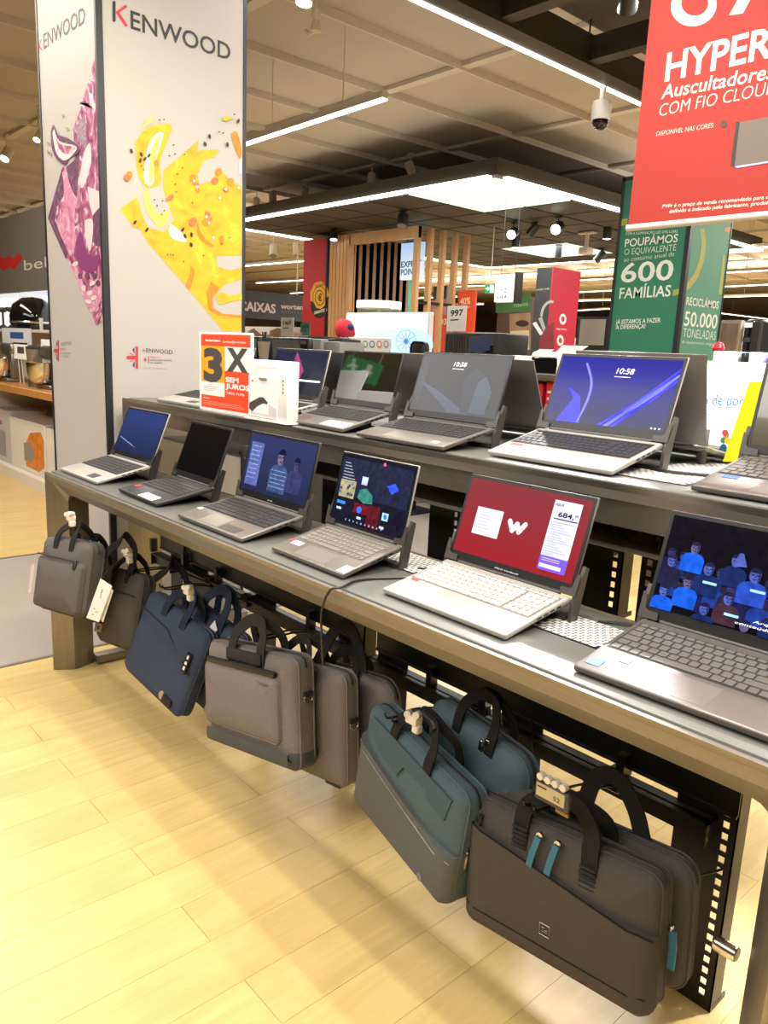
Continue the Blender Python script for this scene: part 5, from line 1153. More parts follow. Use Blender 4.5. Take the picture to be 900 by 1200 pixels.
b = MB(); b.tube([p+Vector((0, 0, -.05)), p+Vector((-.04, -.02, -.07)), p+Vector((-.06, -.03, -.05))], .014, mat('cream_plastic', '#d8cdb2', .4), 8); b.build('arm', t)
p = at_z(687, 290, 2.98); t = thing('camera_pole', 'pale pole with a small camera hanging from the canopy', 'camera', tuple(p))
b = MB(); b.tube([p, Vector((p.x, p.y, 3.2))], .03, HOUSING, 8); b.rbox(p.x-.14, p.x+.14, p.y-.05, p.y+.05, 3.17, 3.2, .005, HOUSING, 1); b.build('pole', t)
b = MB(); b.rbox(p.x-.08, p.x+.08, p.y-.08, p.y+.08, p.z-.10, p.z, .015, HOUSING, 2); b.build('head', t)
# ------------------------------------------------------------------ hanging red banner, top right
RX, RY = -1.372, 2.2
BANR = mat('banner_red', '#9c261c', .55, noise=(1.5, .02))
zb = at_y(735, 265, RY).z
t = thing('hanging_banner', 'red hanging sale banner with headphone offer at the top right', 'banner', (RX+.45, RY, 2.3))
b = MB(); b.box(RX, RX+.95, RY, RY+.004, zb, 3.05, BANR); bs = b.build('sheet', t, smooth=False)
b = MB(); b.tube([(RX-.004, RY+.002, zb-.006), (RX+.954, RY+.002, zb-.006)], .010, mat('pale_rail', '#cfc6b6', .35), 10); b.build('bottom_rail', t)
b = MB(); b.tube([(RX-.004, RY+.002, 3.055), (RX+.954, RY+.002, 3.055)], .010, mat('pale_rail', '#cfc6b6', .35), 10); b.build('top_rail', t)
for x_ in (RX+.1, RX+.85): b = MB(); b.tube([(x_, RY, 3.06), (x_, RY, 3.9)], .002, HOUSING, 5); b.build('wire', t)
BW = mat('banner_white', '#e9dccd', .55)
f = Flat('y', RY)
s_ = 165/707.; P = lambda x, y: (735+x*s_, y*s_)
line('y', RY, bs, 'HYPER X', P(188, 408), P(188+1.44*(705-188), 408-1.44*120), BW, top=P(205, 262), bold=.022, shear=.0)
line('y', RY, bs, 'Auscultadores', P(170, 498), P(735, 392), BW, top=P(180, 425), bold=.010, shear=.12)
line('y', RY, bs, 'COM FIO CLOUD II', P(160, 585), P(160+1.22*540, 585-1.22*107), BW, top=P(168, 520), bold=-.012, shear=.1)
line('y', RY, bs, 'DISPONÍVEL NAS CORES:', P(146, 684), P(436, 640), BW, top=P(148, 660), bold=-.01, shear=.15)
line('y', RY, bs, 'PVPr é o preço de venda recomendado para o', P(176, 1045), P(712, 998), BW, top=P(180, 1026), bold=.01, shear=.15)
line('y', RY, bs, 'definido e indicado pelo fabricante, produtor', P(212, 1070), P(740, 1023), BW, top=P(216, 1051), bold=.01, shear=.15)
ring = [P(335+115*math.cos(a)+8*math.sin(a), 28-105*math.sin(a)) for a in [math.pi*(.92+1.16*i/18) for i in range(19)]]
inn = [P(340+68*math.cos(a), 18-62*math.sin(a)) for a in [math.pi*(.92+1.16*i/18) for i in range(19)]]
for i in range(18): f.poly([ring[i], ring[i+1], inn[i+1], inn[i]], BW); f.n -= .00012
f.poly([P(512, 78), P(582, 68), P(650, -60), P(588, -60)], BW)
f.dot(735+485*s_, 622*s_, 17*s_, 18*s_, mat('grey_dot', '#4a3f3c', .5))
fin(f, 'price_digits', bs)['kind'] = 'stuff'
f = Flat('y', RY); f.poly([P(545, 618), P(720, 585), P(860, 560), P(860, 790), P(540, 838), P(522, 828)], mat('picture_grey', '#6b6058', .5)); f.poly([P(548, 612), P(566, 610), P(540, 835), P(520, 830)], mat('picture_dark', '#35302e', .5))
f.poly([P(543, 835), P(860, 785), P(860, 793), P(548, 845)], mat('picture_blue', '#9aa8e0', .5))
fin(f, 'product_picture', bs, 'grey product picture')
# ------------------------------------------------------------------ green column
GY = 6.0; GXX = -3.19
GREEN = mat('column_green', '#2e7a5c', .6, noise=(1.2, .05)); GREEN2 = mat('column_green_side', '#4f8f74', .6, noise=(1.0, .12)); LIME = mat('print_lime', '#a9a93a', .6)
zt_ = at_y(730, 208, GY).z; gx0 = at_y(722, 300, GY).x; gy1 = at_x(848, 340, GXX).y
t = thing('advertising_column', 'green two-sided column with saving and recycling slogans', 'column', ((gx0+GXX)/2, (GY+gy1)/2, 0))
b = MB(); b.box(gx0+.02, GXX-.02, GY+.02, gy1-.02, 0, zt_, mat('column_core', '#8c867c', .7)); b.build('core', t, smooth=False)
b = MB(); b.box(gx0+.02, GXX-.03, GY, GY+.02, 0, zt_-.03, GREEN); ga = b.build('front_panel', t, smooth=False)
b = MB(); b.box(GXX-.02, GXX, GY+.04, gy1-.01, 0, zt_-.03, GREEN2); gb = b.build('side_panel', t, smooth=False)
for (x0, x1, y0, y1) in [(GXX-.032, GXX+.006, GY-.006, GY+.04), (gx0-.006, gx0+.02, GY-.006, GY+.02), (GXX-.02, GXX+.004, gy1-.01, gy1+.01)]:
    b = MB(); b.box(x0, x1, y0, y1, 0, zt_, EDGE); b.build('corner_profile', t, smooth=False)
b = MB(); b.box(gx0-.006, GXX+.006, GY-.006, GY+.02, zt_-.03, zt_, EDGE); b.build('top_profile', t, smooth=False)
GW = mat('print_soft_white', '#e6e6d8', .6)
f = Flat('y', GY)
for s, a, b_, h, bo in [('COM A ILUMINAÇÃO LED DAS LOJAS', (733, 275.5), (794, 272.5), 3.2, 0), ('POUPÁMOS', (732, 289.5), (794, 283.5), 9.5, .012), ('O EQUIVALENTE', (731.5, 299), (792, 293.5), 7.5, -.012), ('ao consumo anual de', (731, 307), (790, 300), 5.4, -.012), ('600', (727, 331), (788, 327.5), 23, .014), ('FAMÍLIAS', (725.5, 350), (785.5, 347), 13, .012), ('JÁ ESTAMOS A FAZER', (721.5, 380), (774, 377.5), 5.2, .014), ('A DIFERENÇA!', (721.5, 386), (756, 384.5), 5.2, .014)]:
    line('y', GY, ga, s, a, b_, GW, h, bo)
f.poly([(727.5, 257), (736, 256), (735, 263.5), (726.5, 265)], LIME); f.poly([(789, 340), (797, 338), (797, 344.5), (788.5, 347)], LIME)
fin(f, 'lime_marks', ga)
f = Flat('x', GXX)
for s, a, b_, h, bo in [('RECICLÁMOS', (804, 357), (841.5, 362), 9.5, .01), ('50.000', (801, 381.5), (839.5, 385), 17.5, .012), ('TONELADAS', (800, 395), (838, 398.5), 11, -.012), ('de equipamentos antigos', (799, 402), (836, 405), 4, -.012)]: line('x', GXX, gb, s, a, b_, GW, h, bo)
o_ = [(825, 268), (827.5, 285), (825, 305), (818, 325), (809, 337), (802, 342)]; i_ = [(820, 268), (822, 285), (820, 303), (814, 320), (806, 331), (802, 335)]
for k in range(5): f.poly([o_[k], o_[k+1], i_[k+1], i_[k]], LIME); f.n -= .00012
f.poly([(847, 299), (850, 299), (845.5, 345), (842, 345)], LIME); f.poly([(849, 267), (856, 266), (855, 273), (848.5, 271)], mat('print_peach', '#d8906a', .6))
fin(f, 'lime_ring', gb)
# ------------------------------------------------------------------ kitchen wall, far left
KY = 2.19
WD = wood_mat('shelf_wood', '#b9854a', .15)
KW = mat('kitchen_white', '#d9d3c8', .5); KG = mat('header_grey', '#6d6861', .7, noise=(2, .04)); CART = mat('carton_white', '#d8d2c8', .55); CART2 = mat('carton_cool', '#b9b6b2', .55)
t = thing('kitchen_shelving', 'kitchen appliance wall unit with a grey header and a wooden shelf at the far left', 'shelf unit', (-8, 2.6, 0))
b = MB(); b.box(-12, -5.6, 2.25, 3.0, 0, .10, KW); b.build('plinth', t, smooth=False)
b = MB(); b.box(-12, -5.6, 2.88, 3.0, .1, 2.05, KW); b.build('back_panel', t, smooth=False)
zs = at_y(28, 459, KY).z
b = MB(); b.rbox(-12, -5.6, KY, 2.9, zs-.035, zs+.03, .006, WD, 1); b.build('wood_shelf', t)
b = MB(); b.rbox(-12, -5.6, 2.62, 2.9, 1.38, 1.41, .004, KW, 1); b.build('white_shelf', t)
zh0, zh1 = at_y(20, 342, 2.80).z, at_y(20, 262, 2.80).z
b = MB(); b.box(-14, -5.0, 2.80, 3.0, zh0, zh1+.1, KG); hd = b.build('header', t, smooth=False)
b = MB(); b.box(at_y(-20, 360, 2.86).x, at_y(21, 360, 2.86).x, 2.86, 2.875, 1.43, zh0, em('lit_white_panel', '#eef4fb', .8)); b.build('lit_panel', t, smooth=False)
b = MB(); b.box(at_y(23.5, 360, 2.86).x, at_y(80, 360, 2.86).x, 2.86, 2.875, 1.43, zh0, em('lit_white_panel', '#eef4fb', .8)); b.build('lit_panel', t, smooth=False)
for x_ in (-10.4, -8.6, -6.3): b = MB(); b.box(x_-.015, x_+.015, 2.2, 2.9, .1, zs-.04, KW); b.build('divider', t, smooth=False)
f = Flat('y', 2.80)
for a, b_ in [((-1, 303), (5, 313)), ((5, 313), (10.5, 304)), ((10.5, 304), (15, 311)), ((15, 311), (22, 302))]: f.stroke(a, b_, 4.2, mat('logo_red', '#c22a26', .5))
f.text('beleza', (28.5, 317), (95, 307), KW, top=(28.5, 304.5), bold=.0)
fin(f, 'lettering', hd, 'red rounded zigzag mark and white letters')
def carton(label, px0, px1, py0, py1, y, dp, m_, art=None):
    a, c = at_y(px0, py1, y), at_y(px1, py0, y); z0 = .102 if a.z < .7 else None
    bt = thing('carton', label, 'carton', ((a.x+c.x)/2, y+dp/2, .102), 'boxed mixers under the wooden shelf')
    b = MB(); b.rbox(a.x, c.x, y, y+dp, .102, c.z, .004, m_, 1); bo = b.build('box', bt)
    W_, H_ = c.x-a.x, c.z-.102
    b = MB(); Q = lambda u, v: (a.x+u*W_, y-.0012, .102+v*H_)
    if art == 'mixer':
        b.poly([Q(.45, .1), Q(.42, .45), Q(.5, .62), Q(.6, .78), Q(.9, .86), Q(.97, .7), Q(.95, .2), Q(.8, .08)], (0, -.0004, 0), mat('art_orange', '#cf7a2c', .5, noise=(14, .35)))
        b.poly([Q(.40, .2), Q(.40, .55), Q(.62, .6), Q(.70, .4), Q(.6, .22)], (0, -.0006, 0), mat('art_steel', '#8e8983', .4))
    elif art == 'dark': 
        b.poly([Q(.05, .55), Q(.05, .92), Q(.95, .92), Q(.95, .55)], (0, -.0004, 0), mat('art_plum', '#6b3b3c', .5)); b.poly([Q(.1, .6), Q(.1, .66), Q(.8, .66), Q(.8, .6)], (0, -.0006, 0), CART)
    else:
        b.poly([Q(.2, .1), Q(.2, .6), Q(.8, .6), Q(.8, .1)], (0, -.0004, 0), mat('art_grey', '#8f8b86', .5)); b.poly([Q(.3, .7), Q(.3, .78), Q(.7, .78), Q(.7, .7)], (0, -.0004, 0), mat('art_red', '#a83a36', .5))
    b.build('print', bo, smooth=False)
carton('white carton with an orange mixer picture, nearest the tall column', 16, 52, 499, 575, 2.32, .33, CART, 'mixer')
carton('carton with a plum and red printed side behind the orange mixer carton', 13, 48, 477, 565, 2.70, .15, CART2, 'dark')
carton('carton with a grey mixer picture at the left picture edge', -14, 11, 482, 560, 2.32, .35, CART2, 'grey')
carton('pale carton half hidden by the tall column', 57, 78, 508, 585, 2.32, .35, CART, 'mixer')
BOWL = mat('polished_bowl', '#d8cdb8', .12, 1.)
def mixer(label, px, py, y=2.42, bowl=BOWL):
    p = at_y(px, py, y); z0 = zs+.031; x = p.x
    mt = thing('stand_mixer', label, 'mixer', (x, y, z0), 'mixers on the wooden shelf')
    b = MB(); b.rbox(x-.13, x+.17, y-.10, y+.10, z0, z0+.035, .012, mat('mixer_silver', '#8f8a84', .28, .8), 2); b.build('base', mt)
    b = MB(); b.lathe([(.06, 0), (.11, .03), (.135, .09), (.142, .19), (.147, .195), (.138, .195), (.125, .09), (.0, .03)], bowl, 24, (x-.05, y-.06, z0+.03)); b.build('bowl', mt)
    b = MB(); b.rbox(x+.10, x+.17, y-.05, y+.05, z0+.03, z0+.28, .02, mat('mixer_silver', '#8f8a84', .28, .8), 2); b.build('column', mt)
    b = MB(); b.rbox(x-.16, x+.18, y-.06, y+.06, z0+.25, z0+.37, .04, mat('mixer_silver', '#8f8a84', .28, .8), 3); b.build('head', mt)
    b = MB(); b.tube([(x-.08, y, z0+.26), (x-.08, y, z0+.12)], [.02, .008], CHROME, 10); b.build('whisk', mt)
mixer('silver stand mixer left of the glass blender on the wooden shelf', 14, 437)
mixer('silver stand mixer cut by the left picture edge', -20, 430)
p = at_y(43, 448, 2.36)
t = thing('blender', 'glass jug blender beside the stand mixer on the wooden shelf', 'blender', (p.x, 2.36, zs+.031))
b = MB(); b.lathe([(.07, 0), (.075, .02), (.06, .10), (.055, .11)], mat('mixer_silver', '#8f8a84', .28, .8), 18, (p.x, 2.36, zs+.031)); b.build('base', t)
b = MB(); b.lathe([(.055, 0), (.065, .05), (.08, .22), (.075, .22), (.06, .05), (0, .01)], mat('smoky_glass', '#8f8272', .08, .3, coat=.5), 18, (p.x, 2.36, zs+.141)); b.build('jug', t)
b = MB(); b.lathe([(.078, 0), (.08, .02), (.04, .035), (0, .04)], DGREY, 18, (p.x, 2.36, zs+.361)); b.build('lid', t)
p = at_y(60, 440, 2.36); mixer('silver stand mixer mostly hidden by the tall column', 62, 440)
for lab, a, c, m_ in [('white price card with dark letters over the mixers', (16, 402), (32, 420), PAPER), ('white leaflet with a blue picture on the white shelf', (3, 385), (36, 402), mat('cool_card', '#c9cdd6', .5)), ('white card right of the blue-picture leaflet', (49, 398), (58, 425), PAPER)]:
    p, q = at_y(a[0], c[1], 2.40), at_y(c[0], a[1], 2.40)
    t = thing('shelf_card', lab, 'card', (p.x, 2.40, p.z), 'cards over the mixers')
    b = MB(); b.box(p.x, q.x, 2.40, 2.404, p.z, q.z, m_); bo = b.build('card', t, smooth=False)
    b = MB(); b.box(p.x+.3*(q.x-p.x), p.x+.75*(q.x-p.x), 2.3985, 2.40, p.z+.35*(q.z-p.z), p.z+.75*(q.z-p.z), mat('card_blue', '#34508a', .5) if 'blue' in lab else G3); b.build('print', bo, smooth=False)
    b = MB(); b.tube([((p.x+q.x)/2, 2.405, p.z), ((p.x+q.x)/2, 2.42, zs+.02)], .005, KW, 6); b.build('stalk', t)
p = at_y(39, 366, 2.70); rr_ = (at_y(51, 366, 2.70).x-at_y(27, 366, 2.70).x)/2*.72; hh_ = at_y(39, 348, 2.70).z-1.41
t = thing('air_fryer', 'round black appliance dome on the white upper shelf left of the tall column', 'appliance', (p.x, 2.70, 1.41))
b = MB(); b.lathe([(rr_*.85, 0), (rr_*.98, hh_*.15), (rr_, hh_*.4), (rr_*.86, hh_*.75), (rr_*.45, hh_*.96), (0, hh_)], GLASSB, 28, (p.x, 2.70, 1.411)); b.build('dome', t)
b = MB(); b.lathe([(rr_, 0), (rr_*1.02, .01), (rr_, .02)], CHROME, 28, (p.x, 2.70, 1.47)); b.build('trim_ring', t)
for i, px_ in enumerate((27, 31, 35, 49)):
    p = at_y(px_, 381, 2.64); b = MB(); b.lathe([(.014, 0), (.016, .07), (.02, .11), (.0, .112)], KW, 10, (p.x, 2.635, 1.411)); o = b.build('white_cup'); tag(o, ['white cup, leftmost in front of the black dome', 'white cup, second from left in front of the black dome', 'white cup, third from left in front of the black dome', 'white cup right of the black dome'][i], 'cup', 'white cups on the upper kitchen shelf')
for i, px_ in enumerate((4, 14)):
    p = at_y(px_, 380, 2.72); t = thing('hand_blender', ['dark hand blender head down at the left picture edge', 'dark hand blender standing second on the white shelf'][i], 'blender', (p.x, 2.72, 1.41), 'hand blenders on the white shelf')
    b = MB(); b.lathe([(.05, 0), (.05, .02), (.012, .05), (.012, .18)], DGREY, 14, (p.x, 2.72, 1.411)); b.build('shaft', t); b = MB(); b.lathe([(.03, 0), (.06, .03), (.055, .05), (0, .055)], DGREY, 14, (p.x, 2.72, 1.591)); b.build('head', t)
# ------------------------------------------------------------------ slatted portal with its lit sign, red column
SLW = wood_mat('slat_wood', '#bf9468', .12)
PY = 8.0
def slat(b, x, y, z0, z1, wx=.09, wy=.06): b.box(x-wx/2, x+wx/2, y-wy/2, y+wy/2, z0, z1, SLW)
x0 = at_y(388, 277, PY).x; x1 = at_y(412, 273, PY).x; x2 = at_y(490, 267, PY).x; zt_ = at_y(450, 270, PY).z
t = thing('slatted_portal', 'tall pale wooden portal of vertical slats under the dark canopy', 'portal', ((x0+x2)/2, PY+.4, 0))
n = 6
for i in range(n):
    b = MB(); slat(b, x0+.07+(x1-x0-.08)*i/(n-1), PY, 0, zt_, .075, .08); b.build('slat', t, smooth=False)
for i in range(8):
    b = MB(); slat(b, x1, PY+.10+i*.15, 0, zt_-.02, .06, .085); b.build('slat', t, smooth=False)
b = MB(); b.box(x0+.04, x1, PY+.045, PY+.06, 0, zt_, mat('slat_backing', '#8a6744', .6)); b.build('backing', t, smooth=False)
b = MB(); b.box(x1+.02, x1+.03, PY+.08, PY+1.25, 0, zt_, mat('slat_backing', '#8a6744', .6)); b.build('backing', t, smooth=False)
for i in range(5):
    y_ = PY+.0+i*.26
    b = MB(); slat(b, x2, y_, 0, zt_, .09, .06); b.build('slat', t, smooth=False)
b = MB(); b.box(x1, x2+.045, PY-.04, PY+.04, zt_-.16, zt_, SLW); b.build('top_beam', t, smooth=False)
b = MB(); b.box(x2-.03, x2+.03, PY, PY+1.1, 2.05, 2.09, BLACK); b.box(x2-.03, x2+.03, PY, PY+1.1, 1.25, 1.29, BLACK); b.build('tie_bars', t, smooth=False)
EPY = 8.6
a, c = at_y(468.5, 328, EPY), at_y(494.5, 283, EPY)
t = thing('lit_sign', 'glowing pale blue EXPERT POINT sign behind the portal slats', 'sign', ((a.x+c.x)/2, EPY, a.z))
b = MB(); b.box(a.x, c.x, EPY, EPY+.08, a.z, c.z, grad('expert_glow', '#f4fbff', '#a8cdee', 1.0, .4)); sb = b.build('lightbox', t, smooth=False)
line('y', EPY, sb, 'EXPERT', (470, 313.5), (493.5, 311.5), em('sign_navy', '#1c3a5c', .2), 7, .02); line('y', EPY, sb, 'POINT', (470, 322.5), (487.5, 321), em('sign_navy', '#1c3a5c', .2), 7, .02)
for x_ in (a.x+.1, c.x-.1): b = MB(); b.tube([(x_, EPY+.04, c.z), (x_, EPY+.04, 3.2)], .008, BLACK, 5); b.build('hanger', t)
# red column with the round yellow seal
a, c = at_y(364, 400, PY-.02), at_y(386, 278, PY-.02); c.x -= .03
CRED = mat('column_red', '#b3232c', .6, noise=(1.5, .05))
t = thing('advertising_column', 'red column with a round yellow euro seal left of the slatted portal', 'column', ((a.x+c.x)/2, PY+.2, 0))
b = MB(); b.box(a.x-.25, c.x-.03, PY-.02, PY+.5, 0, c.z, CRED); cp = b.build('body', t, smooth=False)
b = MB(); b.box(c.x-.03, c.x+.0, PY-.03, PY+.5, 0, c.z, EDGE); b.build('corner_profile', t, smooth=False)
f = Flat('y', PY-.02)
SY = mat('seal_yellow', '#d9a21c', .5); SK = mat('seal_black', '#221c1a', .5)
f.dot(374.5, 349, 11.5, 20, SY); f.poly([(364, 352), (370, 356), (379, 355), (386, 346), (386, 360), (379, 371), (371, 372), (365, 364)], SK, True); f.dot(374.8, 349, 8.6, 14.5, SK); f.dot(374.8, 349, 8.0, 13.4, SY); f.dot(374.8, 349, 5.8, 9.6, SK); f.dot(374.8, 349, 5.0, 8.4, SY)
f.text('€', (372.4, 353.2), (377.4, 352.6), SK, 8.5, .03); f.text('SEMPRE', (369, 336.5), (381, 335), SK, 3); f.text('GARANTIDO', (368, 368.5), (383, 364.5), GW, 3.6, .02)
fin(f, 'seal', cp, 'round yellow seal with a black euro sign')
# dark checkout sign further left
XS = -12.
a, c = at_x(287, 372, XS), at_x(361, 347, XS)
t = thing('hanging_sign', 'long dark checkout sign with pale letters left of the red column', 'sign', (XS, (a.y+c.y)/2, a.z))
b = MB(); b.box(XS-.15, XS, a.y-1.5, c.y, a.z, c.z, mat('sign_charcoal', '#2b2c2e', .6)); sb = b.build('board', t, smooth=False)
for y_ in (a.y, c.y-.2): b = MB(); b.tube([(XS-.07, y_, c.z), (XS-.07, y_, 3.9)], .012, HOUSING, 5); b.build('hanger', t)
f = Flat('x', XS); f.text('CAIXAS', (280, 363.0), (323, 367), mat('sign_pale', '#b3aca4', .6), 11, .03); f.text('worten', (329, 361.5), (355, 363), mat('sign_pale', '#b3aca4', .6), 6, .03); f.text('R E S O L V E', (330, 366.5), (354, 367.5), mat('sign_dim', '#6f6a66', .6), 2.5); fin(f, 'lettering', sb)
# ------------------------------------------------------------------ things seen over the upper table, left to right
def counter(label, xa, xb, ya, yb, z, m_, name='counter'):
    t = thing(name, label, 'counter', ((xa+xb)/2, (ya+yb)/2, 0))
    b = MB(); b.rbox(xa, xb, ya, yb, z-.04, z, .006, m_, 1); b.build('top', t)
    b = MB(); b.box(xa+.03, xb-.03, ya+.03, yb-.03, 0.0, z-.04, BLACK); b.build('body', t, smooth=False)
    b = MB(); b.box(xa+.0, xb, ya+.005, ya+.03, .08, z-.08, DGREY); b.build('front_panel', t, smooth=False)
CTOP = mat('counter_grey', '#77726b', .4)
counter('grey counter behind the upper table carrying the price card and pen cup', -7.6, -4.3, 3.4, 4.2, 1.24, CTOP)
counter('white-topped counter under the bright advertising screen', -8.4, -5.9, 5.6, 6.3, 1.26, KW)
counter('grey counter below the device with the 997 price card', -5.6, -3.9, 5.0, 5.8, 1.22, CTOP)
def pcard(label, px0, px1, py0, py1, y, txt, ztop, m_=PAPER):
    a, c = at_y(px0, py1, y), at_y(px1, py0, y)
    t = thing('price_card', label, 'price card', ((a.x+c.x)/2, y, ztop))
    b = MB(); b.box(a.x, c.x, y, y+.006, a.z, c.z, m_); bo = b.build('card', t, smooth=False)
    b = MB(); b.tube([((a.x+c.x)/2, y+.012, ztop), ((a.x+c.x)/2, y+.012, a.z+.05)], .008, CHROME, 8); b.build('stalk', t)
    f = Flat('y', y); w_ = px1-px0
    f.text(txt, (px0+w_*.2, py0+(py1-py0)*.42), (px0+w_*.82, py0+(py1-py0)*.38), INK, (py1-py0)*.24, .03)
    f.poly([(px0+w_*.2, py0+(py1-py0)*.55), (px0+w_*.6, py0+(py1-py0)*.53), (px0+w_*.6, py0+(py1-py0)*.58), (px0+w_*.2, py0+(py1-py0)*.60)], INK); fin(f, 'lettering', bo); return t
pcard('cream price card standing left of the red column on the grey counter', 329, 344, 372, 394, 3.9, '1469', 1.24, mat('cream_card', '#d6cebc', .6))
pcard('white price card reading 997 on top of the dark device', 523, 547, 358, 388, 5.3, '997', 1.40)
# pen cup, cardboard, printer on the grey counter
p = at_y(309, 415, 3.5)
t = thing('pen_cup', 'tan paper cup holding dark pens behind the promotion card', 'cup', (p.x, 3.5, 1.24))
b = MB(); b.lathe([(.035, 0), (.05, .14), (.053, .145), (.046, .14), (.03, .01)], mat('tan_cup', '#a39880', .6), 18, (p.x, 3.5, 1.241)); b.build('cup', t)
for dx, dy in ((-.015, .01), (.012, -.01), (.0, .02)): b = MB(); b.tube([(p.x+dx*.5, 3.5+dy*.5, 1.26), (p.x+dx*2.2, 3.5+dy, 1.46)], .006, INK, 6); b.build('pen', t)
TANB = mat('cardboard_tan', '#a88c6e', .7)
for lab, px0, px1, py0, py1, y in [('crumpled tan cardboard left of the pen cup', 289, 306, 385, 395, 3.9), ('folded tan cardboard flap right of the pen cup', 315, 338, 384, 394, 4.05)]:
    a, c = at_y(px0, py1, y), at_y(px1, py0, y); b = MB()
    b.poly([(a.x, y, 1.241), (a.x+.02, y, c.z-.03), ((a.x+c.x)/2, y, c.z), (c.x, y, c.z-.05), (c.x, y, 1.241)], (0, .03, 0), TANB); b.poly([(a.x, y+.03, 1.241), (c.x, y+.03, 1.241), (c.x, y+.15, c.z-.04), (a.x, y+.15, c.z-.06)], (0, .004, .004), TANB)
    o = b.build('cardboard'); tag(o, lab, 'cardboard')
def device(label, px0, px1, py0, py1, y, dp, z0, m_, name='printer', cat='device', scr=None, r=.02):
    a, c = at_y(px0, py1, y), at_y(px1, py0, y)
    t = thing(name, label, cat, ((a.x+c.x)/2, y+dp/2, z0))
    b = MB(); b.rbox(a.x, c.x, y, y+dp, z0+.001, c.z, min(r, (c.z-z0)*.3), m_, 2); bo = b.build('body', t)
    W_, H_ = c.x-a.x, c.z-z0
    if scr == 'screen': b = MB(); b.box(a.x+.05*W_, c.x-.05*W_, y-.004, y, z0+.1*H_, c.z-.1*H_, GLASSB); b.build('screen', t, smooth=False)
    if scr == 'printer':
        b = MB(); b.box(a.x+.12*W_, c.x-.12*W_, y-.003, y, z0+.15*H_, z0+.5*H_, BLK); b.build('paper_slot', t, smooth=False)
        b = MB(); b.box(a.x+.15*W_, c.x-.15*W_, y-.09, y, z0+.15*H_, z0+.19*H_, m_); b.build('tray', t, smooth=False)
        b = MB(); b.rbox(a.x+.08*W_, c.x-.08*W_, y+.03, y+dp-.03, c.z, c.z+.02, .006, DGREY, 1); b.build('scanner_lid', t)
    return t
device('black monitor back on the grey counter right of the pen cup', 318, 362, 396, 416, 3.45, .05, 1.24, BLK, 'monitor', 'monitor', 'screen')
device('flat grey printer on the grey counter below the red column', 343, 376, 397, 414, 3.75, .35, 1.24, mat('printer_grey', '#8b8780', .45), 'printer', 'printer', 'printer')
device('dark speaker box on the grey counter left of the pen cup', 289, 302, 394, 416, 3.5, .2, 1.24, BLK, 'speaker', 'speaker', 'screen')
device('small grey box on the grey counter right of the flat printer', 378, 398, 400, 414, 3.6, .25, 1.24, mat('printer_grey', '#8b8780', .45), 'printer', 'printer', 'printer')
o = pcard('green card reading 60 beside the red column', 352, 363, 378, 395, 5.0, '60', 0, GREEN)
# bright advertising screen with a fan picture
AY = 5.8
a, c = at_y(405, 413, AY), at_y(502, 368, AY)
t = thing('advertising_screen', 'wide glowing white screen showing a blue fan, behind the laptops', 'screen', ((a.x+c.x)/2, AY, 1.26))
b = MB(); b.rbox(a.x-.02, c.x+.02, AY, AY+.07, 1.262, c.z+.02, .01, WHITE, 1); hs = b.build('housing', t)
b = MB(); b.box(a.x, c.x, AY-.004, AY, 1.275, c.z, grad('ad_glow', '#c9ddf4', '#f8fcff', 1.1, .3, 'z', .4)); sc_ = b.build('screen', t, smooth=False)
f = Flat('y', AY-.004)
f.poly([(430, 395), (470, 385), (500, 390), (502, 412), (430, 413)], em('ad_blue', '#a9c9f0', 1.), True)
f.dot(476, 400, 13, 14, em('fan_blue', '#86aee0', .9)); f.dot(476, 400, 11, 12.3, em('fan_pale', '#b9d4f4', .9))
for i in range(12): an = i*math.pi/6; f.stroke((476+2.5*math.cos(an), 400+3*math.sin(an)), (476+10*math.cos(an), 400+11*math.sin(an)), .5, em('fan_line', '#5f8fd0', .8))
f.dot(476, 400, 2.6, 3, em('fan_hub', '#3f74c0', .8)); fin(f, 'fan_picture', sc_, 'blue round fan picture')
a2, c2 = at_y(407, 414, 5.62), at_y(457, 396, 5.62)
t = thing('icon_board', 'low white board with four round icons before the glowing fan screen', 'board', ((a2.x+c2.x)/2, 5.62, 1.26))
b = MB(); b.rbox(a2.x, c2.x, 5.62, 5.65, 1.261, c2.z, .006, PAPER, 1); ib = b.build('panel', t)
f = Flat('y', 5.62)
for px_, c_ in [(420, '#7f9a9a'), (428, '#5fa25a'), (436, '#3a6ab0'), (444.5, '#d86a5a'), (452.5, '#9a9aa0')]:
    f.dot(px_, 403.5, 3.2, 4.4, mat('icn'+c_[1:], c_, .5)); f.dot(px_, 403.5, 2.1, 3.0, PAPER)
fin(f, 'icons', ib)
p = at_y(405, 386, 5.66)
t = thing('cap', 'red cloth cap with a blue band on the post left of the fan screen', 'cap', (p.x, 5.66, p.z))
b = MB(); b.lathe([(.10, -.09), (.115, -.02), (.10, .06), (.05, .11), (0, .12)], mat('cap_red', '#c01e30', .8), 18, (p.x-.02, 5.66, p.z), (-.5, 0, .85)); b.build('crown', t)
b = MB(); b.rbox(p.x+.02, p.x+.11, 5.62, 5.70, p.z-.02, p.z+.06, .02, mat('cap_blue', '#22305c', .8), 1); b.build('band', t)
b = MB(); b.tube([(p.x, 5.66, 1.26), (p.x, 5.66, p.z-.03)], .012, WHITE, 8); b.build('post', t)
p = at_y(444, 358, 7.0)
t = thing('ring_lamp', 'round white ring lamp on a post in front of the slatted portal', 'lamp', (p.x, 7.0, p.z))
b = MB(); b.lathe([(.27, -.04), (.30, -.04), (.30, .05), (.27, .05), (.27, -.04)], mat('ring_white', '#efe9dd', .4, emit=.5), 32, p); b.build('ring', t)
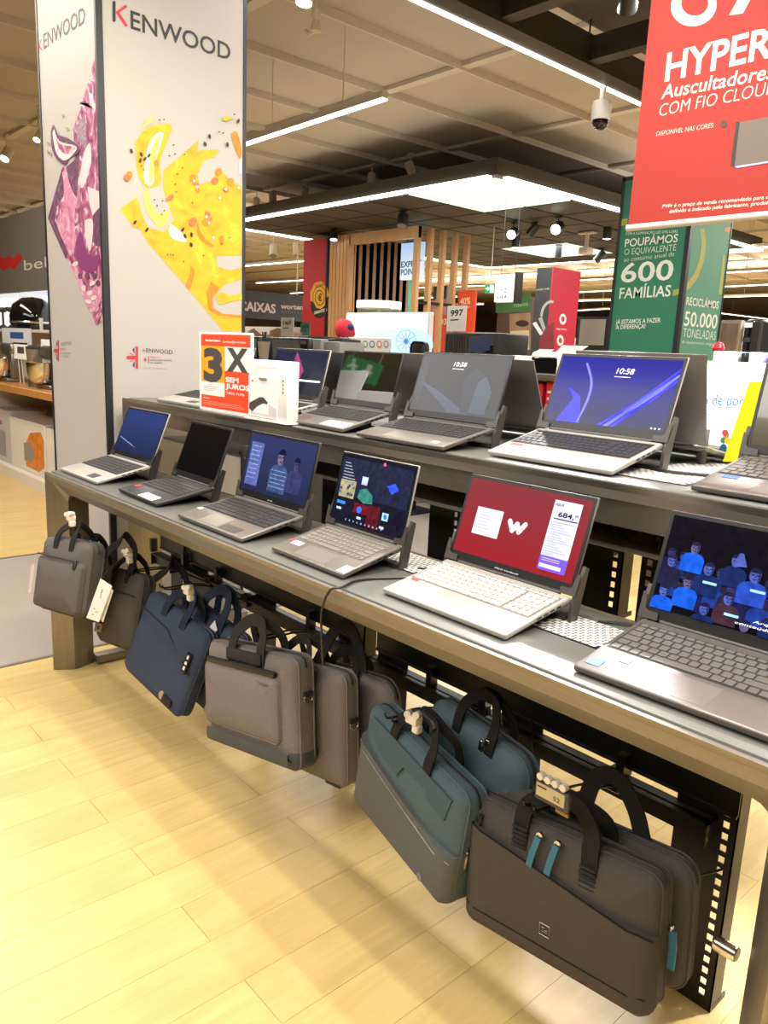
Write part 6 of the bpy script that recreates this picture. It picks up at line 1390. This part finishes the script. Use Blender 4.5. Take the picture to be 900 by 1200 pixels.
b = MB(); b.lathe([(.27, -.0), (.27, -.30), (.265, -.30), (.265, 0)], mat('ring_glass', '#6f7a6a', .1, 0, alpha=.45), 32, p); b.build('glass_shade', t)
b = MB(); b.tube([(p.x, 7.0, 0), (p.x, 7.0, p.z-.04)], .03, WHITE, 8); b.box(p.x-.27, p.x+.27, 6.97, 7.03, p.z-.05, p.z-.03, WHITE); b.lathe([(0, 0), (.25, 0), (.25, .02), (0, .02)], WHITE, 20, (p.x, 7, 0)); b.build('post', t)
p = at_y(491, 410, 4.6)
t = thing('headset_stand', 'rounded black headrest behind the lids right of the fan screen', 'headrest', (p.x, 4.6, 1.2))
b = MB(); b.rbox(p.x-.10, p.x+.09, 4.58, 4.64, 1.26, at_y(491, 400, 4.6).z, .05, BLK, 3); b.build('pad', t); b = MB(); b.box(p.x-.03, p.x+.03, 4.60, 4.63, 0, 1.28, BLK); b.build('post', t); b = MB(); b.box(p.x-.15, p.x+.15, 4.45, 4.75, 0, .02, BLK); b.build('foot', t)
# device with 997 card
t = device('dark device with ribbed side and a small screen under the 997 card', 520, 586, 390, 416, 5.1, .4, 1.22, mat('device_charcoal', '#2a2928', .5), 'coffee_machine', 'device')
f = Flat('y', 5.1); f.poly([(549, 394), (579, 392), (578, 414), (548, 416)], GLASSB); f.poly([(551, 397), (575, 395.5), (574, 411), (550.5, 412)], em('device_screen', '#2a3350', .4)); fin(f, 'screen', t)
for i in range(9):
    px_ = 522+i*2.9; q0, q1 = at_y(px_, 414, 5.095), at_y(px_, 392, 5.095); b = MB(); b.box(q0.x, q0.x+.012, 5.085, 5.1, 1.24, q1.z, mat('device_rib', '#45403c', .5)); b.build('rib', t, smooth=False)
# far columns and banners
def flatsign(name, label, cat, px0, px1, py0, py1, y, m_, lab='', dp=.05, floor_=True, z0=None):
    a, c = at_y(px0, py1, y), at_y(px1, py0, y)
    t = thing(name, label, cat, ((a.x+c.x)/2, y, 0 if floor_ else a.z))
    b = MB(); b.box(a.x, c.x, y, y+dp, 0 if floor_ else (z0 or a.z), c.z, m_); bo = b.build('panel', t, smooth=False); return t, bo, a, c
t, bo, a, c = flatsign('advertising_column', 'dark green far column with small pale text seen through the portal', 'column', 437, 462, 323, 372, 12., mat('far_green', '#1f5a48', .6), dp=.6)
f = Flat('y', 12.); line('y', 12., bo, 'energia', (441, 337), (455, 335), GW, 2.4); line('y', 12., bo, 'eficiente', (443, 341), (453, 340), GW, 2.2)
t, bo, a, c = flatsign('poster', 'dark and red poster with a pink picture right of the portal slats', 'poster', 504, 524, 335, 412, 10., mat('poster_dark', '#2e2426', .6))
f = Flat('y', 10.); f.poly([(504, 352), (523, 350), (523, 372), (504, 372)], mat('poster_pink', '#c08a8c', .6, noise=(12, .3))); f.poly([(504, 370), (523, 369), (523, 412), (504, 412)], mat('poster_red', '#d2442c', .6)); f.text('993', (512, 382), (523, 380), BW, 7, .02); fin(f, 'print', bo)
t, bo, a, c = flatsign('sale_banner', 'orange banner reading 40% behind the 997 price card', 'banner', 533, 557, 340, 412, 9., mat('banner_orange', '#dd4a22', .6))
f = Flat('y', 9.); line('y', 9., bo, '40%', (539, 357), (551, 356), mat('pale_gold', '#e8d0a0', .6), 8, .02); line('y', 9., bo, 'desconto', (540, 361), (551, 360.5), BW, 2.4)
t, bo, a, c = flatsign('lit_sign', 'glowing white COZINHA sign hanging right of the exit sign', 'sign', 579, 605, 321, 354, 7.5, em('cozinha_white', '#e8ecea', .8), dp=.08, floor_=False)
line('y', 7.5, bo, 'C O Z I', (580.5, 344), (596, 342.5), em('cozinha_ink', '#2c3034', .1), 5, .02); line('y', 7.5, bo, 'N H A', (580.5, 351), (594, 350), em('cozinha_ink', '#2c3034', .1), 5, .02)
b = MB(); b.box(c.x-.01, c.x+.03, 7.49, 7.6, a.z-.02, c.z+.02, BLACK); b.build('edge', t, smooth=False)
for x_ in (a.x+.05, c.x-.05): b = MB(); b.tube([(x_, 7.54, c.z), (x_, 7.54, 3.2)], .003, DHOUSING, 5); b.build('hanger', t)
t, bo, a, c = flatsign('exit_sign', 'small green exit sign left of the lit COZINHA sign', 'sign', 568, 579, 333, 343.5, 9., em('exit_green', '#1f9a5a', .7), dp=.05, floor_=False)
f = Flat('y', 9.); f.poly([(574, 334), (578.5, 334), (578.5, 343), (574, 343)], em('exit_white', '#dff5e8', .9)); f.poly([(569, 337.5), (571.5, 337.5), (571.5, 335.5), (573.5, 338.3), (571.5, 341), (571.5, 339), (569, 339)], em('exit_white', '#dff5e8', .9)); fin(f, 'pictogram', bo)
b = MB(); b.tube([((a.x+c.x)/2, 9.02, c.z), ((a.x+c.x)/2, 9.02, 3.2)], .008, HOUSING, 5); b.build('hanger', t)
# brown and green cooking column
a, c = at_y(580, 410, 9.6), at_y(622, 347, 9.6); m1 = at_y(597, 350, 9.6)
t = thing('advertising_column', 'brown and green cooking column between the COZINHA sign and the black column', 'column', ((a.x+c.x)/2, 9.9, 0))
b = MB(); b.box(a.x, c.x, 9.6, 10.2, 0, c.z, mat('cook_brown', '#4a3a30', .6, noise=(3, .2))); bo = b.build('body', t, smooth=False)
f = Flat('y', 9.6); f.poly([(581, 350), (622, 344), (622, 365), (581, 367)], mat('cook_green', '#3d6b3a', .6)); f.text('robot', (602, 360), (619, 358), mat('cook_pale', '#86ad7e', .6), 5, .02); f.poly([(597, 368), (622, 366), (622, 410), (597, 410)], mat('cook_tan', '#8d7258', .6, noise=(5, .3))); f.poly([(598, 388), (620, 387), (620, 410), (598, 410)], mat('cook_cream', '#c2b294', .6)); f.dot(612, 379, 8, 4, mat('cook_dark', '#33261e', .6)); fin(f, 'print', bo)
# black and red column
BYY = 8.4
a, c = at_y(622, 410, BYY), at_y(649, 313, BYY); yr = at_x(679, 340, c.x).y
t = thing('advertising_column', 'column with a black headphone face and a red face', 'column', ((a.x+c.x)/2, (BYY+yr)/2, 0))
b = MB(); b.box(a.x, c.x-.02, BYY, yr, 0, c.z, mat('column_black', '#23201f', .6)); bo = b.build('black_face', t, smooth=False)
b = MB(); b.box(c.x-.02, c.x, BYY, yr, 0, c.z, mat('column_crimson', '#98142a', .6, noise=(1.5, .06))); br_ = b.build('red_face', t, smooth=False)
f = Flat('y', BYY); GP_ = mat('print_headphone', '#8a8684', .5)
arc = [(646-13*math.cos(a_)*1.0, 372-20*math.sin(a_)) for a_ in [math.pi*.02+math.pi*.55*i/10 for i in range(11)]]; arc2 = [(646-10*math.cos(a_)*1.0, 372-17*math.sin(a_)) for a_ in [math.pi*.02+math.pi*.55*i/10 for i in range(11)]]
for i in range(10): f.poly([arc[i], arc[i+1], arc2[i+1], arc2[i]], GP_); f.n -= .00012
f.poly([(624, 379), (628, 377), (637, 391), (633, 393)], mat('print_light', '#b9b4b0', .5)); f.poly([(631, 373), (635, 371), (640, 386), (637, 389)], GP_); f.poly([(632, 398), (640, 383), (649, 377), (649, 410), (632, 410)], mat('print_wine', '#6a1420', .6)); f.text('morphy radio', (628, 340.5), (644, 339), GP_, 2.2, .02); fin(f, 'headphone_print', bo, 'grey headphone drawing')
f = Flat('x', c.x); CR2 = mat('column_crimson_mark', '#9a1226', .6)
for a_, b_ in [((656, 341), (660, 350)), ((660, 350), (663, 344)), ((663, 344), (667, 351)), ((667, 351), (671, 343))]: f.stroke(a_, b_, 1.8, CR2)
for py_ in (374, 399): f.dot(659.5 if py_ < 390 else 656.5, py_, 4, 6.5, BW); f.dot(659.5 if py_ < 390 else 656.5, py_, 2.2, 3.6, CR2)
f.text('loja online', (652, 386), (664, 387), BW, 2); fin(f, 'print', br_, 'two white round icons')
# shelving with printers and red boxes
SY_ = 4.3
xa, xb = at_y(600, 440, SY_).x, at_y(700, 440, SY_).x
t = thing('store_shelving', 'shelving behind the blue laptop holding white printers above red boxes', 'shelf unit', ((xa+xb)/2, 4.6, 0))
zs1, zs2 = at_y(620, 440, SY_).z, at_y(620, 492, SY_).z
for z_ in (zs1, zs2, .12): b = MB(); b.rbox(xa-.05, xb, SY_, SY_+.6, z_-.03, z_, .004, mat('dark_shelf', '#4d4136', .5), 1); b.build('board', t)
for x_ in (xa-.05, (xa+xb)/2, xb-.03): b = MB(); b.box(x_, x_+.03, SY_+.55, SY_+.6, 0, zs1+.0, BLACK); b.build('post', t, smooth=False)
b = MB(); b.box(xa-.05, xb, SY_+.6, SY_+.62, 0, zs1-.03, mat('shelf_back', '#5a4638', .6)); b.build('back_panel', t, smooth=False)
def sprinter(label, px0, px1, py0):
    a, c = at_y(px0, 440, SY_+.08), at_y(px1, py0, SY_+.08); t = thing('printer', label, 'printer', ((a.x+c.x)/2, SY_+.3, zs1), 'white printers on the shelving')
    b = MB(); b.rbox(a.x, c.x, SY_+.08, SY_+.45, zs1+.001, c.z, .02, WHITE, 2); b.build('body', t)
    w_, h_ = c.x-a.x, c.z-zs1
    b = MB(); b.rbox(a.x+.06*w_, c.x-.10*w_, SY_+.065, SY_+.09, zs1+.12*h_, zs1+.78*h_, .008, GLASSB, 1); b.build('dark_front', t)
    b = MB(); b.poly([(a.x+.15*w_, SY_+.30, c.z), (c.x-.15*w_, SY_+.30, c.z), (c.x-.10*w_, SY_+.40, c.z+.05), (a.x+.10*w_, SY_+.40, c.z+.05)], (0, .008, .004), WHITE); b.build('paper_tray', t)
    b = MB(); b.tube([(c.x-.03, SY_+.07, zs1+.15*h_), (c.x-.05*w_, SY_+.055, zs1+.5*h_), (c.x-.03, SY_+.07, zs1+.85*h_)], .007, WHITE, 6); b.build('handle', t)
sprinter('white printer with a black front, left one above the red boxes', 594, 618, 417)
sprinter('white printer with a black front, right one above the red boxes', 620, 660, 413)
REDB = mat('red_carton', '#c4142c', .5)
for lab, px0, px1 in [('red carton with a pale picture on the shelf under the printers', 604, 636), ('red carton right of the pale-picture one, partly behind the blue laptop', 637, 668)]:
    a, c = at_y(px0, 490, SY_+.05), at_y(px1, 449, SY_+.05); t = thing('carton', lab, 'carton', ((a.x+c.x)/2, SY_+.2, zs2), 'red cartons under the printers')
    b = MB(); b.rbox(a.x, c.x, SY_+.05, SY_+.45, zs2+.001, c.z, .004, REDB, 1); bo = b.build('box', t)
    w_, h_ = c.x-a.x, c.z-zs2; b = MB(); b.box(a.x+.35*w_, a.x+.72*w_, SY_+.048, SY_+.05, zs2+.3*h_, zs2+.8*h_, mat('carton_art', '#c9a6a0', .5)); b.box(a.x+.42*w_, a.x+.65*w_, SY_+.047, SY_+.05, zs2+.45*h_, zs2+.7*h_, DGREY)
    for q in range(4): b.box(a.x+.08*w_, a.x+.28*w_, SY_+.048, SY_+.05, zs2+(.2+.17*q)*h_, zs2+(.26+.17*q)*h_, BW)
    b.build('print', bo, smooth=False)
# dark shop window frame right of the red face, and the far right appliances
t, bo, a, c = flatsign('television', 'large dark television showing a grey room left of the green column', 'television', 674, 716, 371, 408, 9.5, mat('tv_bezel', '#1b1a1a', .4), dp=.08, z0=None, floor_=True)
b = MB(); p0_, p1_ = at_y(678, 404, 9.49), at_y(710, 374, 9.49); b.box(p0_.x, p1_.x, 9.485, 9.495, p0_.z, p1_.z, em('tv_picture', '#6f675c', .6)); b.build('screen', bo, smooth=False)
t, bo, a, c = flatsign('wall_panel', 'framed brownish metal panel right of the green column', 'panel', 840, 869, 375, 418, 7.5, mat('pale_frame', '#b3a896', .5), dp=.08)
b = MB(); p0_, p1_ = at_y(842, 412, 7.49), at_y(865, 379, 7.49); b.box(p0_.x, p1_.x, 7.485, 7.50, p0_.z, p1_.z, mat('stained_metal', '#8f7868', .35, .4, noise=(9, .25), stretch=(3, 1, .5))); b.build('metal_sheet', bo, smooth=False)
t = thing('refrigerator', 'black refrigerator with a lit display right of the brownish panel', 'refrigerator', (at_y(878, 400, 7.6).x, 7.9, 0))
a, c = at_y(868, 415, 7.6), at_y(881, 374, 7.6); d_ = at_y(893, 372, 7.6)
b = MB(); b.rbox(a.x, d_.x, 7.62, 8.3, 0, c.z, .02, mat('fridge_black', '#26272b', .3), 1); b.build('cabinet', t)
for xx0, xx1 in ((a.x, c.x-.01), (c.x+.01, d_.x)): b = MB(); b.rbox(xx0, xx1, 7.585, 7.62, .1, c.z-.02, .012, mat('fridge_door', '#2f3036', .25), 1); b.build('door', t)
f = Flat('y', 7.585); f.poly([(870.5, 378.5), (882, 378), (881.5, 383.5), (870, 384)], em('fridge_lit', '#cfe0f0', 1.)); f.poly([(869, 396), (879, 395.5), (879, 400.5), (869, 401)], mat('fridge_panel', '#55606c', .3)); fin(f, 'display', t)
t, bo, a, c = flatsign('advertising_column', 'green column slice at the right picture edge above the olive-screen laptop', 'column', 897, 930, 372, 430, 6.2, GREEN, dp=.5)
counter('pale counter behind the white monitor with white boxes on it', at_y(826, 430, 4.0).x, at_y(960, 430, 4.0).x, 4.0, 4.7, at_y(860, 426, 4.0).z, KW)
zc = at_y(860, 426, 4.0).z
def wbox(label, px0, px1, py0, m_):
    a, c = at_y(px0, 426, 4.1), at_y(px1, py0, 4.1); b = MB(); b.rbox(a.x, c.x, 4.1, 4.4, zc+.001, c.z, .006, m_, 1); o = b.build('display_box'); tag(o, label, 'box', 'boxes behind the white monitor')
wbox('white box left behind the white monitor', 834, 866, 412, mat('glossy_white', '#eceef2', .3))
wbox('black box between two white boxes behind the white monitor', 867, 874, 413, BLK)
wbox('white box right behind the white monitor', 876, 896, 413, mat('glossy_white', '#eceef2', .3))
wbox('bright blue box at the right edge behind the white monitor', 897, 925, 420, mat('vivid_blue', '#1a22c8', .4))
p = at_y(842, 408, 4.25); b = MB(); b.lathe([(0, -.035), (.02, -.03), (.035, 0), (.02, .03), (0, .035)], mat('ball_red', '#c81c2c', .3), 18, p); b.tube([p, (p.x, p.y, zc-.01)], .006, BLK, 6); o = b.build('red_ball'); tag(o, 'small red ball on a stalk right of the green column', 'ball')
# distant gondolas filling the far aisles
GON = mat('gondola_grey', '#6d6358', .6, noise=(3, .15)); 
def gondola(label, x, y, w_, d, h, m_, cols, seed):
    t = thing('store_gondola', label, 'shelf unit', (x, y, 0)); rnd = random.Random(seed)
    b = MB(); b.box(x-w_/2, x+w_/2, y+d-.04, y+d, 0, h, m_); b.build('back_panel', t, smooth=False)
    for k in range(4):
        z = .15+k*(h-.2)/4; b = MB(); b.box(x-w_/2, x+w_/2, y, y+d-.04, z-.03, z, m_); b.build('board', t, smooth=False)
    b = MB()
    for k in range(4):
        z = .15+k*(h-.2)/4; xx = x-w_/2+.03
        while xx < x+w_/2-.3:
            ww = rnd.uniform(.18, .4); hh_ = rnd.uniform(.12, (h-.2)/4-.06); b.box(xx, xx+ww-.03, y+.05, y+d-.08, z, z+hh_, rnd.choice(cols)); xx += ww
    o = b.build('stock', t, smooth=False); o['kind'] = 'stuff'
CL = [mat('stock%d' % i, c_, .6) for i, c_ in enumerate(['#3a3430', '#8a8078', '#a9927a', '#5a4a40', '#b8b2a8', '#7a3a34', '#2c3440'])]
gondola('far gondola under the dark checkout sign', -14.2, 8.8, 5.0, .5, 1.75, GON, CL, 3)
gondola('far gondola behind the slatted portal', -13., 12.6, 6., .5, 1.6, GON, CL, 4)
gondola('far gondola behind the orange banner and cooking column', -11.5, 14., 5, .5, 1.7, GON, CL, 5)
gondola('far gondola behind the red face of the black column', -11, 17., 8, .5, 1.75, GON, CL, 6)
gondola('far gondola at the right behind the refrigerator', -6.0, 12., 7, .5, 1.75, GON, CL, 8)
gondola('very far gondola across the back of the store', -20, 24., 22, .5, 1.9, GON, CL, 9)

# emergency exit sign over the aisle behind the camera (mirrored by an off screen)
t = thing('exit_sign', 'green emergency exit sign over the aisle behind the viewer, mirrored in an off screen', 'sign', (-6.16, -.77, 2.4))
ex_ = Vector((.86, -.51, 0)).normalized(); nn_ = Vector((.51, .86, 0)).normalized(); c0 = Vector((-6.16, -.77, 2.5))
E2 = lambda u, v, n=0.: c0+ex_*u+Vector((0, 0, v))+nn_*n
b = MB(); b.poly([E2(-.19, -.11), E2(.19, -.11), E2(.19, .11), E2(-.19, .11)], -nn_*.04, em('exit_green_dim', '#1f9a5a', .22)); bo = b.build('box', t, smooth=False)
WE = em('exit_white_dim', '#dff5e8', .3)
b = MB(); b.poly([E2(.02, .01, .002), E2(.055, .01, .002), E2(.055, .075, .002), E2(.105, .075, .002), E2(.105, .01, .002), E2(.14, .01, .002), E2(.08, -.075, .002)], nn_*.001, WE)
for a_, b_, r in [((-.10, .04), (-.07, -.02), .018), ((-.07, -.02), (-.11, -.075), .012), ((-.07, -.02), (-.045, -.07), .012), ((-.10, .03), (-.05, .02), .010), ((-.10, .035), (-.14, .0), .010), ((-.105, .072), (-.104, .0721), .018)]:
    b.poly([E2(p[0], p[1], .002) for p in capsule(a_, b_, r)], nn_*.001, WE)
b.build('pictogram', bo, smooth=False)
for u in (-.15, .15): b = MB(); b.tube([E2(u, .11, -.02), Vector((E2(u, 0).x, E2(u, 0).y, 3.9))], .004, HOUSING, 5); b.build('hanger', t)
